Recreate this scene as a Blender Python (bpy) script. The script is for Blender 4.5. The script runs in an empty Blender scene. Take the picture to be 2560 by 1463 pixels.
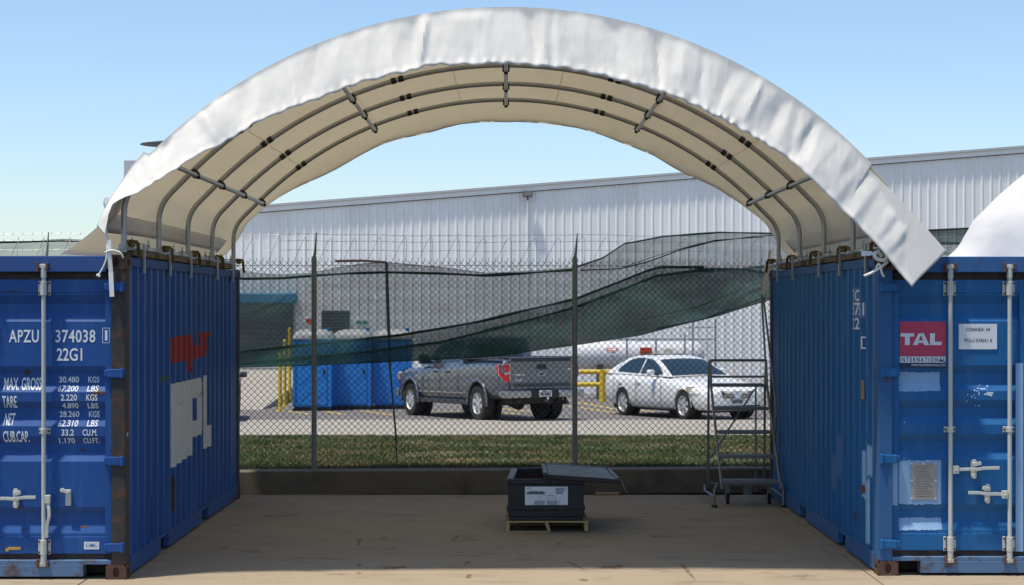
import bpy, bmesh, math, random
from mathutils import Vector, Matrix, noise
random.seed(7)
R = math.radians
C = bpy.context.scene.collection
SC = bpy.context.scene

# ------------------------------------------------------------------ camera, sky, sun, exposure
F, HX, HY, CZ = 4420.0, 1265.0, 766.0, 2.18          # focal length in photo pixels, vanishing point, eye height
cam_d = bpy.data.cameras.new('camera'); cam = bpy.data.objects.new('camera', cam_d); C.objects.link(cam)
cam.location = (0, 0, CZ); cam.rotation_euler = (R(90), 0, 0)
cam_d.sensor_width = 36.0; cam_d.lens = F / 2560.0 * 36.0
cam_d.shift_x = (1280 - HX) / 2560.0; cam_d.shift_y = (HY - 731.5) / 2560.0
cam_d.clip_start = 0.1; cam_d.clip_end = 6000
SC.camera = cam

SUN_EL, SUN_AZ = 73.0, -31.0      # high midday sun, from the left and a little in front
sd = Vector((-math.cos(R(SUN_EL)) * math.cos(R(SUN_AZ)), math.cos(R(SUN_EL)) * math.sin(R(SUN_AZ)), math.sin(R(SUN_EL))))
W = bpy.data.worlds.new('World'); SC.world = W; W.use_nodes = True
wn = W.node_tree.nodes; wl = W.node_tree.links
bg = wn['Background']
sky = wn.new('ShaderNodeTexSky'); sky.sky_type = 'NISHITA'; sky.sun_disc = False
sky.sun_elevation = R(SUN_EL); sky.sun_rotation = math.atan2(sd.x, sd.y)
sky.altitude = 0; sky.air_density = 1.0; sky.dust_density = 0.55; sky.ozone_density = 4.5
wl.new(sky.outputs[0], bg.inputs[0]); bg.inputs[1].default_value = 0.094
sl = bpy.data.lights.new('sun', 'SUN'); sl.energy = 2.5; sl.angle = R(3.0); sl.color = (1.0, 0.93, 0.82)
so = bpy.data.objects.new('sun', sl); C.objects.link(so); so.rotation_euler = sd.to_track_quat('Z', 'Y').to_euler()
so.location = sd * 60
SC.view_settings.view_transform = 'Standard'; SC.view_settings.look = 'None'
SC.view_settings.gamma = 1.0; SC.view_settings.use_curve_mapping = False
SC.view_settings.exposure = 0.85
SC.cycles.max_bounces = 8; SC.cycles.transparent_max_bounces = 24

def P(px, py, Y):                 # photo pixel seen at depth Y -> point of the place
    return Vector(((px - HX) * Y / F, Y, CZ - (py - HY) * Y / F))
def GZ(Y):                        # height of the ground behind the low wall
    if Y < 29.8: return 0.25 - (Y - 20.9) * 0.25 / 8.9
    if Y < 41: return -(Y - 29.8) * 0.0375
    return -0.42 - (Y - 41) * 0.02

# ------------------------------------------------------------------ materials
def nt(name):
    m = bpy.data.materials.new(name); m.use_nodes = True
    return m, m.node_tree.nodes, m.node_tree.links, m.node_tree.nodes['Principled BSDF']
def ramp(n, a, b, ca=(0, 0, 0, 1), cb=(1, 1, 1, 1)):
    r = n.new('ShaderNodeValToRGB'); e = r.color_ramp.elements
    e[0].position = a; e[1].position = b; e[0].color = ca; e[1].color = cb
    return r
def coords(n, l, kind='Object', scale=(1, 1, 1)):
    if kind == 'World':
        g = n.new('ShaderNodeNewGeometry'); src = g.outputs['Position']
    else:
        t = n.new('ShaderNodeTexCoord'); src = t.outputs[kind]
    mp = n.new('ShaderNodeMapping'); mp.inputs['Scale'].default_value = scale
    l.new(src, mp.inputs[0]); return mp.outputs[0]
def noi(n, l, vec, scale, detail=4, rough=0.55, dist=0.0):
    t = n.new('ShaderNodeTexNoise'); t.inputs['Scale'].default_value = scale; t.inputs['Detail'].default_value = detail
    t.inputs['Roughness'].default_value = rough; t.inputs['Distortion'].default_value = dist
    l.new(vec, t.inputs['Vector']); return t.outputs['Fac']
def mix(n, l, fac, a, b):
    m = n.new('ShaderNodeMix'); m.data_type = 'RGBA'
    for s, v in ((0, fac), (6, a), (7, b)):
        if hasattr(v, 'links') or hasattr(v, 'is_linked'): l.new(v, m.inputs[s])
        else: m.inputs[s].default_value = v if s == 0 else (tuple(v) + (1,))[:4]
    return m.outputs[2]
def mul(n, l, a, b):
    m = n.new('ShaderNodeMath'); m.operation = 'MULTIPLY'
    for i, v in enumerate((a, b)):
        if hasattr(v, 'is_linked'): l.new(v, m.inputs[i])
        else: m.inputs[i].default_value = v
    return m.outputs[0]
def bump(n, l, h, strength, dist, bsdf):
    b = n.new('ShaderNodeBump'); b.inputs['Strength'].default_value = strength; b.inputs['Distance'].default_value = dist
    l.new(h, b.inputs['Height']); l.new(b.outputs[0], bsdf.inputs['Normal']); return b
MATS = {}
def M(name, col, rough=0.5, metal=0.0, var=0.12, scale=6.0, dirt=None, dirt_amt=0.0, kind='Object', bmp=0.0, bscale=60, spec=0.5, coat=0.0):
    """plain painted / metal / plastic surface with uneven tone, optional dirt patches and fine relief"""
    if name in MATS: return MATS[name]
    m, n, l, b = nt(name); v = coords(n, l, kind)
    f = noi(n, l, v, scale, 5, 0.6)
    lo = tuple(c * (1 - var) for c in col); hi = tuple(min(1, c * (1 + var)) for c in col)
    c = mix(n, l, f, lo, hi)
    if dirt:
        g = noi(n, l, v, scale * 2.3, 8, 0.7); r = ramp(n, 0.62 - 0.2 * dirt_amt, 0.72); l.new(g, r.inputs[0])
        c = mix(n, l, mul(n, l, r.outputs[0], min(1, dirt_amt * 1.4)), c, dirt)
    l.new(c, b.inputs['Base Color'])
    rr = ramp(n, 0.3, 0.7, (rough * 0.8,) * 3 + (1,), (min(1, rough * 1.2),) * 3 + (1,)); l.new(f, rr.inputs[0])
    l.new(rr.outputs[0], b.inputs['Roughness'])
    b.inputs['Metallic'].default_value = metal; b.inputs['Specular IOR Level'].default_value = spec
    if coat: b.inputs['Coat Weight'].default_value = coat; b.inputs['Coat Roughness'].default_value = 0.04
    if bmp: bump(n, l, noi(n, l, v, bscale, 4), bmp, 0.01, b)
    MATS[name] = m; return m

def paint_worn(name, col, rust_amt=0.35, fade=(0.16, 0.24, 0.38), seed=0.0):
    """old container paint: chalky fading, vertical rain streaks, rust spots and scuffs"""
    m, n, l, b = nt(name)
    v = coords(n, l, 'Object'); mp = n.new('ShaderNodeMapping'); mp.inputs['Location'].default_value = (seed, seed * 2, seed); l.new(v, mp.inputs[0]); v = mp.outputs[0]
    base = mix(n, l, noi(n, l, v, 1.7, 6, 0.6), tuple(c * 0.82 for c in col), tuple(c * 1.15 for c in col))
    st = n.new('ShaderNodeMapping'); st.inputs['Scale'].default_value = (9, 9, 0.7); l.new(v, st.inputs[0])
    s = noi(n, l, st.outputs[0], 1.0, 6, 0.65); sr = ramp(n, 0.52, 0.78); l.new(s, sr.inputs[0])
    base = mix(n, l, mul(n, l, sr.outputs[0], 0.5), base, fade)
    s2 = noi(n, l, st.outputs[0], 1.9, 6, 0.7); sr2 = ramp(n, 0.58, 0.8); l.new(s2, sr2.inputs[0])
    base = mix(n, l, mul(n, l, sr2.outputs[0], 0.45), base, (0.025, 0.025, 0.03))
    g = noi(n, l, v, 4.2, 10, 0.72, 0.3); gr = ramp(n, 0.70 - 0.1 * rust_amt, 0.745 - 0.1 * rust_amt); l.new(g, gr.inputs[0])
    g2 = noi(n, l, v, 1.1, 3, 0.5); g2r = ramp(n, 0.45, 0.62); l.new(g2, g2r.inputs[0])
    rust = mix(n, l, noi(n, l, v, 40, 4), (0.07, 0.022, 0.009), (0.2, 0.075, 0.03))
    base = mix(n, l, mul(n, l, gr.outputs[0], g2r.outputs[0]), base, rust)
    sp = noi(n, l, v, 70, 3, 0.6); spr = ramp(n, 0.74, 0.78); l.new(sp, spr.inputs[0])
    base = mix(n, l, mul(n, l, spr.outputs[0], 0.5), base, (0.35, 0.4, 0.45))
    l.new(base, b.inputs['Base Color']); b.inputs['Roughness'].default_value = 0.5
    b.inputs['Specular IOR Level'].default_value = 0.35
    bump(n, l, noi(n, l, v, 7, 5), 0.12, 0.02, b)
    MATS[name] = m; return m

def rusty(name, col, amt=0.5):
    m, n, l, b = nt(name); v = coords(n, l, 'Object')
    g = noi(n, l, v, 5.5, 10, 0.72, 0.4); gr = ramp(n, 0.62 - 0.3 * amt, 0.7 - 0.22 * amt); l.new(g, gr.inputs[0])
    rust = mix(n, l, noi(n, l, v, 22, 6), (0.04, 0.019, 0.012), (0.15, 0.075, 0.045))
    c = mix(n, l, gr.outputs[0], col, rust)
    s = noi(n, l, v, 17, 6, 0.75); sr = ramp(n, 0.66, 0.71); l.new(s, sr.inputs[0])
    c = mix(n, l, mul(n, l, sr.outputs[0], 0.55), c, (0.4, 0.38, 0.35))
    l.new(c, b.inputs['Base Color']); b.inputs['Roughness'].default_value = 0.75
    bump(n, l, g, 0.3, 0.01, b); MATS[name] = m; return m

def fabric_mat(name, col=(0.80, 0.80, 0.79), trans=(0.86, 0.70, 0.46), fac=0.42, spot=0.3, creased=False):
    """white woven polyethylene sheet: lets a little warm light through"""
    m, n, l, b = nt(name); out = n['Material Output']
    v = coords(n, l, 'Object')
    g = noi(n, l, v, 1.3, 6, 0.6); c = mix(n, l, g, tuple(x * 0.93 for x in col), tuple(min(1, x * 1.05) for x in col))
    d = noi(n, l, v, 3.1, 9, 0.7); dr = ramp(n, 0.6, 0.8); l.new(d, dr.inputs[0])
    c = mix(n, l, mul(n, l, dr.outputs[0], spot), c, (0.55, 0.50, 0.42))
    l.new(c, b.inputs['Base Color']); b.inputs['Roughness'].default_value = 0.75; b.inputs['Specular IOR Level'].default_value = 0.12
    t = n.new('ShaderNodeBsdfTranslucent'); t.inputs[0].default_value = trans + (1,)
    mx = n.new('ShaderNodeMixShader'); mx.inputs[0].default_value = fac
    l.new(b.outputs[0], mx.inputs[1]); l.new(t.outputs[0], mx.inputs[2]); l.new(mx.outputs[0], out.inputs[0])
    w = n.new('ShaderNodeTexWave'); w.inputs['Scale'].default_value = 55; w.inputs['Distortion'].default_value = 1.5; l.new(v, w.inputs[0])
    hgt = noi(n, l, v, 7, 7, 0.6, 0.6); amt = 0.12
    if creased:      # fine sharp creases that run down the hanging sheet
        cm = n.new('ShaderNodeMapping'); cm.inputs['Scale'].default_value = (5.5, 1, 1.3); l.new(v, cm.inputs[0])
        f1 = noi(n, l, cm.outputs[0], 1.0, 5, 0.55, 0.4)
        ab = n.new('ShaderNodeMath'); ab.operation = 'SUBTRACT'; l.new(f1, ab.inputs[0]); ab.inputs[1].default_value = 0.5
        a2 = n.new('ShaderNodeMath'); a2.operation = 'ABSOLUTE'; l.new(ab.outputs[0], a2.inputs[0]); hgt = a2.outputs[0]; amt = 0.27
    bp = bump(n, l, hgt, amt, 0.05 if creased else 0.03, b)
    l.new(bp.outputs[0], t.inputs['Normal'])
    MATS[name] = m; return m

def net_mat(name, cover):
    """knitted green shade net: the threads are finer than a pixel, so the open share is let through"""
    m, n, l, b = nt(name); out = n['Material Output']; v = coords(n, l, 'World')
    c = mix(n, l, noi(n, l, v, 3, 5), (0.024, 0.098, 0.090), (0.044, 0.142, 0.132))
    l.new(c, b.inputs['Base Color']); b.inputs['Roughness'].default_value = 0.8; b.inputs['Specular IOR Level'].default_value = 0.2
    tr = n.new('ShaderNodeBsdfTransparent'); mx = n.new('ShaderNodeMixShader')
    st = n.new('ShaderNodeMapping'); st.inputs['Scale'].default_value = (1.2, 1, 7); l.new(v, st.inputs[0])
    g = noi(n, l, st.outputs[0], 1.5, 5, 0.6); gr = ramp(n, 0.25, 0.75, (cover - 0.10,) * 3 + (1,), (cover + 0.10,) * 3 + (1,)); l.new(g, gr.inputs[0])
    hl = noi(n, l, v, 13, 2, 0.5); hr = ramp(n, 0.755, 0.775, (1, 1, 1, 1), (0.15, 0.15, 0.15, 1)); l.new(hl, hr.inputs[0])
    l.new(mul(n, l, gr.outputs[0], hr.outputs[0]), mx.inputs[0])
    l.new(tr.outputs[0], mx.inputs[1]); l.new(b.outputs[0], mx.inputs[2]); l.new(mx.outputs[0], out.inputs[0])
    MATS[name] = m; return m

def concrete_mat(name, col, stain=True, scale=1.0, joints=False):
    m, n, l, b = nt(name); v = coords(n, l, 'World', (scale,) * 3)
    c = mix(n, l, noi(n, l, v, 0.9, 7, 0.62), tuple(x * 0.78 for x in col), tuple(x * 1.18 for x in col))
    fine = noi(n, l, v, 130, 3, 0.6); c = mix(n, l, mul(n, l, fine, 0.55), c, tuple(x * 0.5 for x in col))
    if stain:
        st = n.new('ShaderNodeMapping'); st.inputs['Scale'].default_value = (0.9, 3.2, 1); l.new(v, st.inputs[0])
        d = noi(n, l, st.outputs[0], 1.6, 8, 0.68, 0.5); dr = ramp(n, 0.52, 0.70); l.new(d, dr.inputs[0])
        c = mix(n, l, mul(n, l, dr.outputs[0], 0.55), c, tuple(x * 0.42 for x in col))
        mp = n.new('ShaderNodeMapping'); mp.inputs['Scale'].default_value = (1.0, 1.0, 1); mp.inputs['Location'].default_value = (3.1, 7.7, 0); l.new(v, mp.inputs[0])
        r = noi(n, l, mp.outputs[0], 2.4, 8, 0.7, 0.8); rr = ramp(n, 0.58, 0.70); l.new(r, rr.inputs[0])
        c = mix(n, l, mul(n, l, rr.outputs[0], 0.7), c, (0.22, 0.125, 0.055))
        k = noi(n, l, v, 9, 4, 0.6); kr = ramp(n, 0.735, 0.765); l.new(k, kr.inputs[0])
        c = mix(n, l, mul(n, l, kr.outputs[0], 0.75), c, (0.05, 0.045, 0.04))
        mw = n.new('ShaderNodeMapping'); mw.inputs['Location'].default_value = (11, 2, 0); mw.inputs['Rotation'].default_value = (0, 0, 0.9); mw.inputs['Scale'].default_value = (6, 1.1, 1); l.new(v, mw.inputs[0])
        wsc = noi(n, l, mw.outputs[0], 1.5, 7, 0.75); wr = ramp(n, 0.71, 0.76); l.new(wsc, wr.inputs[0])
        c = mix(n, l, mul(n, l, wr.outputs[0], 0.45), c, (0.5, 0.48, 0.44))
    l.new(c, b.inputs['Base Color']); b.inputs['Roughness'].default_value = 0.85; b.inputs['Specular IOR Level'].default_value = 0.25
    bump(n, l, noi(n, l, v, 45, 6, 0.7), 0.25, 0.006, b)
    MATS[name] = m; return m

def grass_mat(name, a, b_, dry):
    m, n, l, b = nt(name); v = coords(n, l, 'World')
    c = mix(n, l, noi(n, l, v, 9, 5), a, b_)
    d = noi(n, l, v, 1.0, 6, 0.65); dr = ramp(n, 0.46, 0.62); l.new(d, dr.inputs[0])
    c = mix(n, l, mul(n, l, dr.outputs[0], 0.85), c, dry)
    l.new(c, b.inputs['Base Color']); b.inputs['Roughness'].default_value = 0.7; b.inputs['Specular IOR Level'].default_value = 0.2
    MATS[name] = m; return m

def glass_mat(name, col, rough=0.03):
    m, n, l, b = nt(name); b.inputs['Base Color'].default_value = col + (1,)
    b.inputs['Roughness'].default_value = rough; b.inputs['Specular IOR Level'].default_value = 0.5
    b.inputs['Coat Weight'].default_value = 0.15; b.inputs['Coat Roughness'].default_value = 0.02
    MATS[name] = m; return m

mBlueL = paint_worn('paint_blue_a', (0.016, 0.082, 0.285), 0.5, (0.07, 0.16, 0.34), 0.0)
mBlueR = paint_worn('paint_blue_b', (0.012, 0.122, 0.32), 0.4, (0.08, 0.21, 0.38), 5.3)
mRustPost = rusty('post_rust', (0.04, 0.036, 0.034), 0.42)
mRustBlue = rusty('post_blue_rust', (0.025, 0.105, 0.26), 0.12)
mSill = rusty('sill_paint', (0.09, 0.17, 0.30), 0.30)
mCast = rusty('casting_rust', (0.10, 0.055, 0.035), 0.75)
mGasket = M('gasket', (0.035, 0.026, 0.022), 0.8, dirt=(0.10, 0.055, 0.03), dirt_amt=0.6)
mBar = M('bar_paint', (0.56, 0.56, 0.50), 0.5, var=0.10, scale=12, dirt=(0.20, 0.13, 0.09), dirt_amt=0.35)
mBoltRust = M('bolt_rust', (0.12, 0.06, 0.045), 0.8)
mWhitePaint = M('letter_white', (0.84, 0.85, 0.83), 0.6, var=0.10, scale=25, dirt=(0.25, 0.27, 0.32), dirt_amt=0.25)
mLogoWhite = M('logo_white', (0.62, 0.62, 0.59), 0.65, var=0.12, scale=9, dirt=(0.10, 0.09, 0.09), dirt_amt=0.35)
mLogoRed = M('logo_red', (0.30, 0.018, 0.018), 0.6, var=0.15, scale=8, dirt=(0.05, 0.03, 0.05), dirt_amt=0.3)
mSignRed = M('sign_red', (0.52, 0.045, 0.10), 0.5, var=0.05)
mSignWhite = M('sign_white', (0.74, 0.75, 0.76), 0.5, var=0.03)
mNavy = M('sign_navy', (0.012, 0.018, 0.075), 0.5)
mInk = M('ink_dark', (0.025, 0.027, 0.03), 0.7)
mInkBlue = M('ink_blue', (0.06, 0.22, 0.55), 0.6)
mOrangeSt = M('sticker_orange', (0.60, 0.33, 0.05), 0.6)
mPatch = M('patch_paint', (0.27, 0.43, 0.63), 0.6, var=0.10, scale=10)
mPatchSide = M('patch_paint_side', (0.26, 0.45, 0.66), 0.6, var=0.15, scale=10)
mPlate = M('data_plate', (0.38, 0.33, 0.29), 0.6, metal=0.0, var=0.2, scale=25, dirt=(0.12, 0.10, 0.09), dirt_amt=0.5)
mDark = M('dark_void', (0.008, 0.008, 0.009), 0.9)  # near-black, painted in for the shade inside openings; container floor too
mFabric = fabric_mat('canopy_fabric', (0.88, 0.87, 0.85), (0.92, 0.84, 0.68), 0.32); mFabricIn = fabric_mat('canopy_inside_warm', (0.82, 0.78, 0.69), (0.92, 0.85, 0.70), 0.55); mFlap = fabric_mat('flap_fabric', (0.91, 0.865, 0.78), (0.86, 0.82, 0.74), 0.12, 0.10, True)  # mFabricIn: warm light painted into the inner face of the same white sheet
mBand = fabric_mat('pocket_band', (0.92, 0.87, 0.82), (0.90, 0.84, 0.78), 0.22, 0.3)
mGalv = M('galvanised', (0.42, 0.43, 0.43), 0.42, metal=0.75, var=0.18, scale=18)
mGalvDull = M('galvanised_dull', (0.34, 0.35, 0.35), 0.55, metal=0.5, var=0.2, scale=10, kind='World')
mBlack = M('black_plastic', (0.012, 0.012, 0.013), 0.45)
mHook = M('olive_hook', (0.16, 0.11, 0.035), 0.55, metal=0.4, var=0.35, scale=25, dirt=(0.10, 0.03, 0.015), dirt_amt=0.7)
mStrap = M('white_strap', (0.78, 0.78, 0.72), 0.7, var=0.06)
mPacker = M('old_lumber', (0.17, 0.12, 0.06), 0.85, var=0.4, scale=5, dirt=(0.30, 0.20, 0.08), dirt_amt=0.4)
mLumber = M('lumber', (0.42, 0.29, 0.13), 0.8, var=0.25, scale=9, dirt=(0.16, 0.11, 0.06), dirt_amt=0.5)
mPost = M('fence_post', (0.24, 0.25, 0.24), 0.55, metal=0.55, var=0.18, scale=14, kind='World')
mWire = M('fence_wire', (0.085, 0.087, 0.088), 0.5, metal=0.6, var=0.15, scale=10, kind='World')
mBarb = M('barbed_wire', (0.30, 0.31, 0.32), 0.45, metal=0.7, var=0.2, scale=10, kind='World')
mNet1 = net_mat('net_single', 0.53)
mNet2 = net_mat('net_fold', 0.62)
mHem = M('net_hem', (0.012, 0.045, 0.038), 0.85, var=0.25, scale=5, kind='World')
mYard = concrete_mat('yard_concrete', (0.42, 0.34, 0.235))
mApron = concrete_mat('apron_concrete', (0.40, 0.36, 0.30), False, 0.5)
mDrive = concrete_mat('unseen_drive_dark', (0.06, 0.058, 0.055), False, 1.0)
mAsphalt = concrete_mat('asphalt', (0.20, 0.185, 0.175), False, 0.6)
mWallCon = concrete_mat('wall_concrete', (0.19, 0.16, 0.125), True, 1.6)
mYellow = M('yellow_paint', (0.68, 0.47, 0.035), 0.5, var=0.12, scale=8, kind='World', dirt=(0.30, 0.2, 0.05), dirt_amt=0.3)
mLineYellow = M('line_yellow', (0.60, 0.42, 0.07), 0.8, var=0.25, scale=4, kind='World')
mGround = grass_mat('soil_grass', (0.06, 0.075, 0.025), (0.10, 0.115, 0.04), (0.21, 0.16, 0.085))
mBlade = grass_mat('grass_blade', (0.045, 0.075, 0.020), (0.088, 0.115, 0.036), (0.185, 0.145, 0.07))
mSiding = M('siding_white', (0.90, 0.865, 0.81), 0.5, var=0.03, scale=0.8, kind='World', dirt=(0.60, 0.59, 0.58), dirt_amt=0.2)
def vary(m, lo, hi):
    n, l = m.node_tree.nodes, m.node_tree.links; b = n['Principled BSDF']; src = b.inputs['Base Color'].links[0].from_socket
    oi = n.new('ShaderNodeObjectInfo'); mr = n.new('ShaderNodeMapRange'); mr.inputs[3].default_value = lo; mr.inputs[4].default_value = hi; l.new(oi.outputs['Random'], mr.inputs[0])
    g = coords(n, l, 'World', (1.5, 1, 0.12)); st = ramp(n, 0.5, 0.75, (1, 1, 1, 1), (0.94, 0.93, 0.92, 1)); l.new(noi(n, l, g, 1.4, 6, 0.7), st.inputs[0])
    h = n.new('ShaderNodeHueSaturation'); l.new(src, h.inputs['Color']); l.new(mr.outputs[0], h.inputs['Value'])
    mm = n.new('ShaderNodeMix'); mm.data_type = 'RGBA'; mm.blend_type = 'MULTIPLY'; mm.inputs[0].default_value = 1; l.new(h.outputs[0], mm.inputs[6]); l.new(st.outputs[0], mm.inputs[7]); l.new(mm.outputs[2], b.inputs['Base Color'])
vary(mSiding, 0.95, 1.04)
mTrim = M('siding_trim', (0.50, 0.50, 0.50), 0.45, var=0.06, kind='World')
mHood = M('hood_teal', (0.06, 0.22, 0.36), 0.5)
mShutter = M('shutter', (0.14, 0.15, 0.15), 0.6)
mLouver = M('louver_grey', (0.09, 0.095, 0.10), 0.6)
mToilet = M('toilet_blue', (0.015, 0.21, 0.60), 0.42, var=0.10, scale=3, dirt=(0.03, 0.10, 0.3), dirt_amt=0.3)
mRoofWh = M('toilet_roof', (0.54, 0.54, 0.50), 0.5, var=0.06)
mTank = M('tank_white', (0.66, 0.66, 0.66), 0.4, var=0.05, dirt=(0.45, 0.42, 0.38), dirt_amt=0.2)
mSignOr = M('sign_orange', (0.70, 0.13, 0.03), 0.5)
mSignR2 = M('sign_red2', (0.55, 0.05, 0.03), 0.5)
mTruck = M('truck_grey', (0.15, 0.16, 0.185), 0.3, metal=0.55, var=0.05, coat=0.8)
mTruckD = M('truck_lower', (0.06, 0.063, 0.068), 0.4, metal=0.3, var=0.1)
mCarW = M('car_white', (0.86, 0.85, 0.82), 0.3, var=0.03, coat=0.7)
mCarD = M('car_dark', (0.02, 0.02, 0.045), 0.25, var=0.05, coat=0.9)
mTyre = M('tyre', (0.022, 0.021, 0.020), 0.8, var=0.25, scale=20)
mRim = M('rim_silver', (0.60, 0.60, 0.60), 0.35, metal=0.35, var=0.06)
mBumper = M('bumper_grey', (0.36, 0.36, 0.37), 0.25, metal=0.8, var=0.05)
mChrome = M('chrome', (0.72, 0.72, 0.74), 0.18, metal=1.0, var=0.05)
mRimDark = M('rim_dark', (0.03, 0.03, 0.03), 0.6)
mGlass = glass_mat('car_glass', (0.015, 0.03, 0.04))
mTail = glass_mat('tail_lens', (0.55, 0.015, 0.02), 0.1)
mLampClear = glass_mat('lamp_clear', (0.50, 0.50, 0.46), 0.08)
mAmber = glass_mat('lamp_amber', (0.48, 0.30, 0.15), 0.1)
mCrate = M('crate_black', (0.009, 0.0095, 0.0105), 0.5, var=0.3, scale=6, bmp=0.15, bscale=90)
mCrateTop = M('crate_grey', (0.09, 0.095, 0.10), 0.42, var=0.3, scale=9, dirt=(0.26, 0.25, 0.23), dirt_amt=0.6)
mCrateIn = M('crate_inside', (0.055, 0.028, 0.02), 0.85)
mFilm = M('plastic_film', (0.30, 0.30, 0.28), 0.3)
mLadder = M('ladder_grey', (0.19, 0.20, 0.205), 0.4, metal=0.35, var=0.2, scale=10)
mTread = M('ladder_tread', (0.20, 0.21, 0.215), 0.5, metal=0.4, var=0.35, scale=60)
mLampLens = M('flood_lens', (0.22, 0.21, 0.15), 0.3)
mScuff = M('scuff_white', (0.66, 0.69, 0.72), 0.7)
def stain_mat(name, col, amt):
    m, n, l, b = nt(name); out = n['Material Output']; v = coords(n, l, 'World')
    b.inputs['Base Color'].default_value = col + (1,); b.inputs['Roughness'].default_value = 0.9
    tr = n.new('ShaderNodeBsdfTransparent'); mx = n.new('ShaderNodeMixShader'); g = noi(n, l, v, 22, 6, 0.7); r = ramp(n, 0.38, 0.66, (0, 0, 0, 1), (amt, amt, amt, 1)); l.new(g, r.inputs[0])
    l.new(r.outputs[0], mx.inputs[0]); l.new(tr.outputs[0], mx.inputs[1]); l.new(b.outputs[0], mx.inputs[2]); l.new(mx.outputs[0], out.inputs[0]); MATS[name] = m; return m
mStRust = stain_mat('stain_rust', (0.20, 0.085, 0.03), 0.85); mStDark = stain_mat('stain_dark', (0.09, 0.08, 0.07), 0.4); mStPale = stain_mat('stain_pale', (0.62, 0.60, 0.55), 0.7)
mGrey = M('vent_grey', (0.50, 0.51, 0.53), 0.5, kind='World')

# ------------------------------------------------------------------ mesh helpers
RM = {}
def reg(o, parent=None, mat=None):
    RM[o.name] = mat if mat is not None else (RM[parent.name] if parent else Matrix.Identity(4))
class MB:
    def __init__(s): s.v = []; s.f = []
    def box(s, x0, x1, y0, y1, z0, z1):
        k = len(s.v)
        s.v += [(x0, y0, z0), (x1, y0, z0), (x1, y1, z0), (x0, y1, z0), (x0, y0, z1), (x1, y0, z1), (x1, y1, z1), (x0, y1, z1)]
        s.f += [tuple(k + i for i in q) for q in ((0, 3, 2, 1), (4, 5, 6, 7), (0, 1, 5, 4), (1, 2, 6, 5), (2, 3, 7, 6), (3, 0, 4, 7))]
        return s
    def obox(s, c, sx, sy, sz, mat=None):
        k = len(s.v); b = MB().box(-sx / 2, sx / 2, -sy / 2, sy / 2, -sz / 2, sz / 2)
        for p in b.v:
            q = Vector(p)
            if mat is not None: q = mat @ q
            s.v.append(tuple(q + Vector(c)))
        s.f += [tuple(k + i for i in q) for q in b.f]; return s
    def beam(s, p0, p1, w, h, up=(0, 0, 1)):
        p0, p1 = Vector(p0), Vector(p1); d = (p1 - p0).normalized(); u = Vector(up)
        sd_ = d.cross(u); sd_ = sd_.normalized() if sd_.length > 1e-6 else Vector((1, 0, 0)); u = sd_.cross(d)
        k = len(s.v)
        for p in (p0, p1):
            for a, b in ((-1, -1), (1, -1), (1, 1), (-1, 1)): s.v.append(tuple(p + sd_ * (a * w / 2) + u * (b * h / 2)))
        s.f += [tuple(k + i for i in q) for q in ((0, 1, 2, 3), (7, 6, 5, 4), (0, 4, 5, 1), (1, 5, 6, 2), (2, 6, 7, 3), (3, 7, 4, 0))]
        return s
    def tube(s, pts, r, n=8, closed=False, caps=True):
        pts = [Vector(p) for p in pts]; m = len(pts)
        rs = r if isinstance(r, (list, tuple)) else [r] * m
        k = len(s.v); u = None
        for i in range(m):
            if closed: t = pts[(i + 1) % m] - pts[i - 1]
            else: t = pts[min(i + 1, m - 1)] - pts[max(i - 1, 0)]
            t = t.normalized() if t.length > 1e-9 else Vector((0, 0, 1))
            if u is None:
                a = Vector((0, 0, 1)) if abs(t.z) < 0.9 else Vector((1, 0, 0)); u = t.cross(a).normalized()
            else:
                u = u - t * u.dot(t); u = u.normalized()
            w = t.cross(u)
            for j in range(n):
                a = 2 * math.pi * j / n; s.v.append(tuple(pts[i] + (u * math.cos(a) + w * math.sin(a)) * rs[i]))
        for i in range(m if closed else m - 1):
            for j in range(n):
                a, b = k + i * n + j, k + i * n + (j + 1) % n
                c, d = k + ((i + 1) % m) * n + (j + 1) % n, k + ((i + 1) % m) * n + j
                s.f.append((a, b, c, d))
        if caps and not closed:
            s.f.append(tuple(k + j for j in range(n))[::-1]); s.f.append(tuple(k + (m - 1) * n + j for j in range(n)))
        return s
    def grid(s, rows, wrap=False):
        k = len(s.v); nr, nc = len(rows), len(rows[0])
        for r in rows:
            for p in r: s.v.append(tuple(p))
        for i in range(nr - 1):
            for j in range(nc if wrap else nc - 1):
                s.f.append((k + i * nc + j, k + i * nc + (j + 1) % nc, k + (i + 1) * nc + (j + 1) % nc, k + (i + 1) * nc + j))
        return s
    def poly(s, pts, ext=None):
        k = len(s.v); n = len(pts); s.v += [tuple(p) for p in pts]; s.f.append(tuple(range(k, k + n)))
        if ext is not None:
            e = Vector(ext); s.v += [tuple(Vector(p) + e) for p in pts]; s.f.append(tuple(range(k + n, k + 2 * n))[::-1])
            for i in range(n): s.f.append((k + i, k + n + i, k + n + (i + 1) % n, k + (i + 1) % n))
        return s
    def lathe(s, prof, c, axis='Z', n=24):
        rows = []
        for r, h in prof:
            row = []
            for j in range(n):
                a = 2 * math.pi * j / n; x, y = r * math.cos(a), r * math.sin(a)
                p = {'Z': (x, y, h), 'X': (h, x, y), 'Y': (x, h, y)}[axis]; row.append(Vector(c) + Vector(p))
            rows.append(row)
        return s.grid(rows, True)
    def build(s, name, mat, parent=None, smooth=False, bev=0.0, solid=0.0, world=False, recalc=True, seg=2, angle=40):
        me = bpy.data.meshes.new(name); me.from_pydata(s.v, [], s.f); me.update()
        if recalc:
            bm = bmesh.new(); bm.from_mesh(me); bmesh.ops.recalc_face_normals(bm, faces=bm.faces); bm.to_mesh(me); bm.free()
        return link(name, me, mat, parent, smooth, bev, solid, world, seg, angle)
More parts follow.
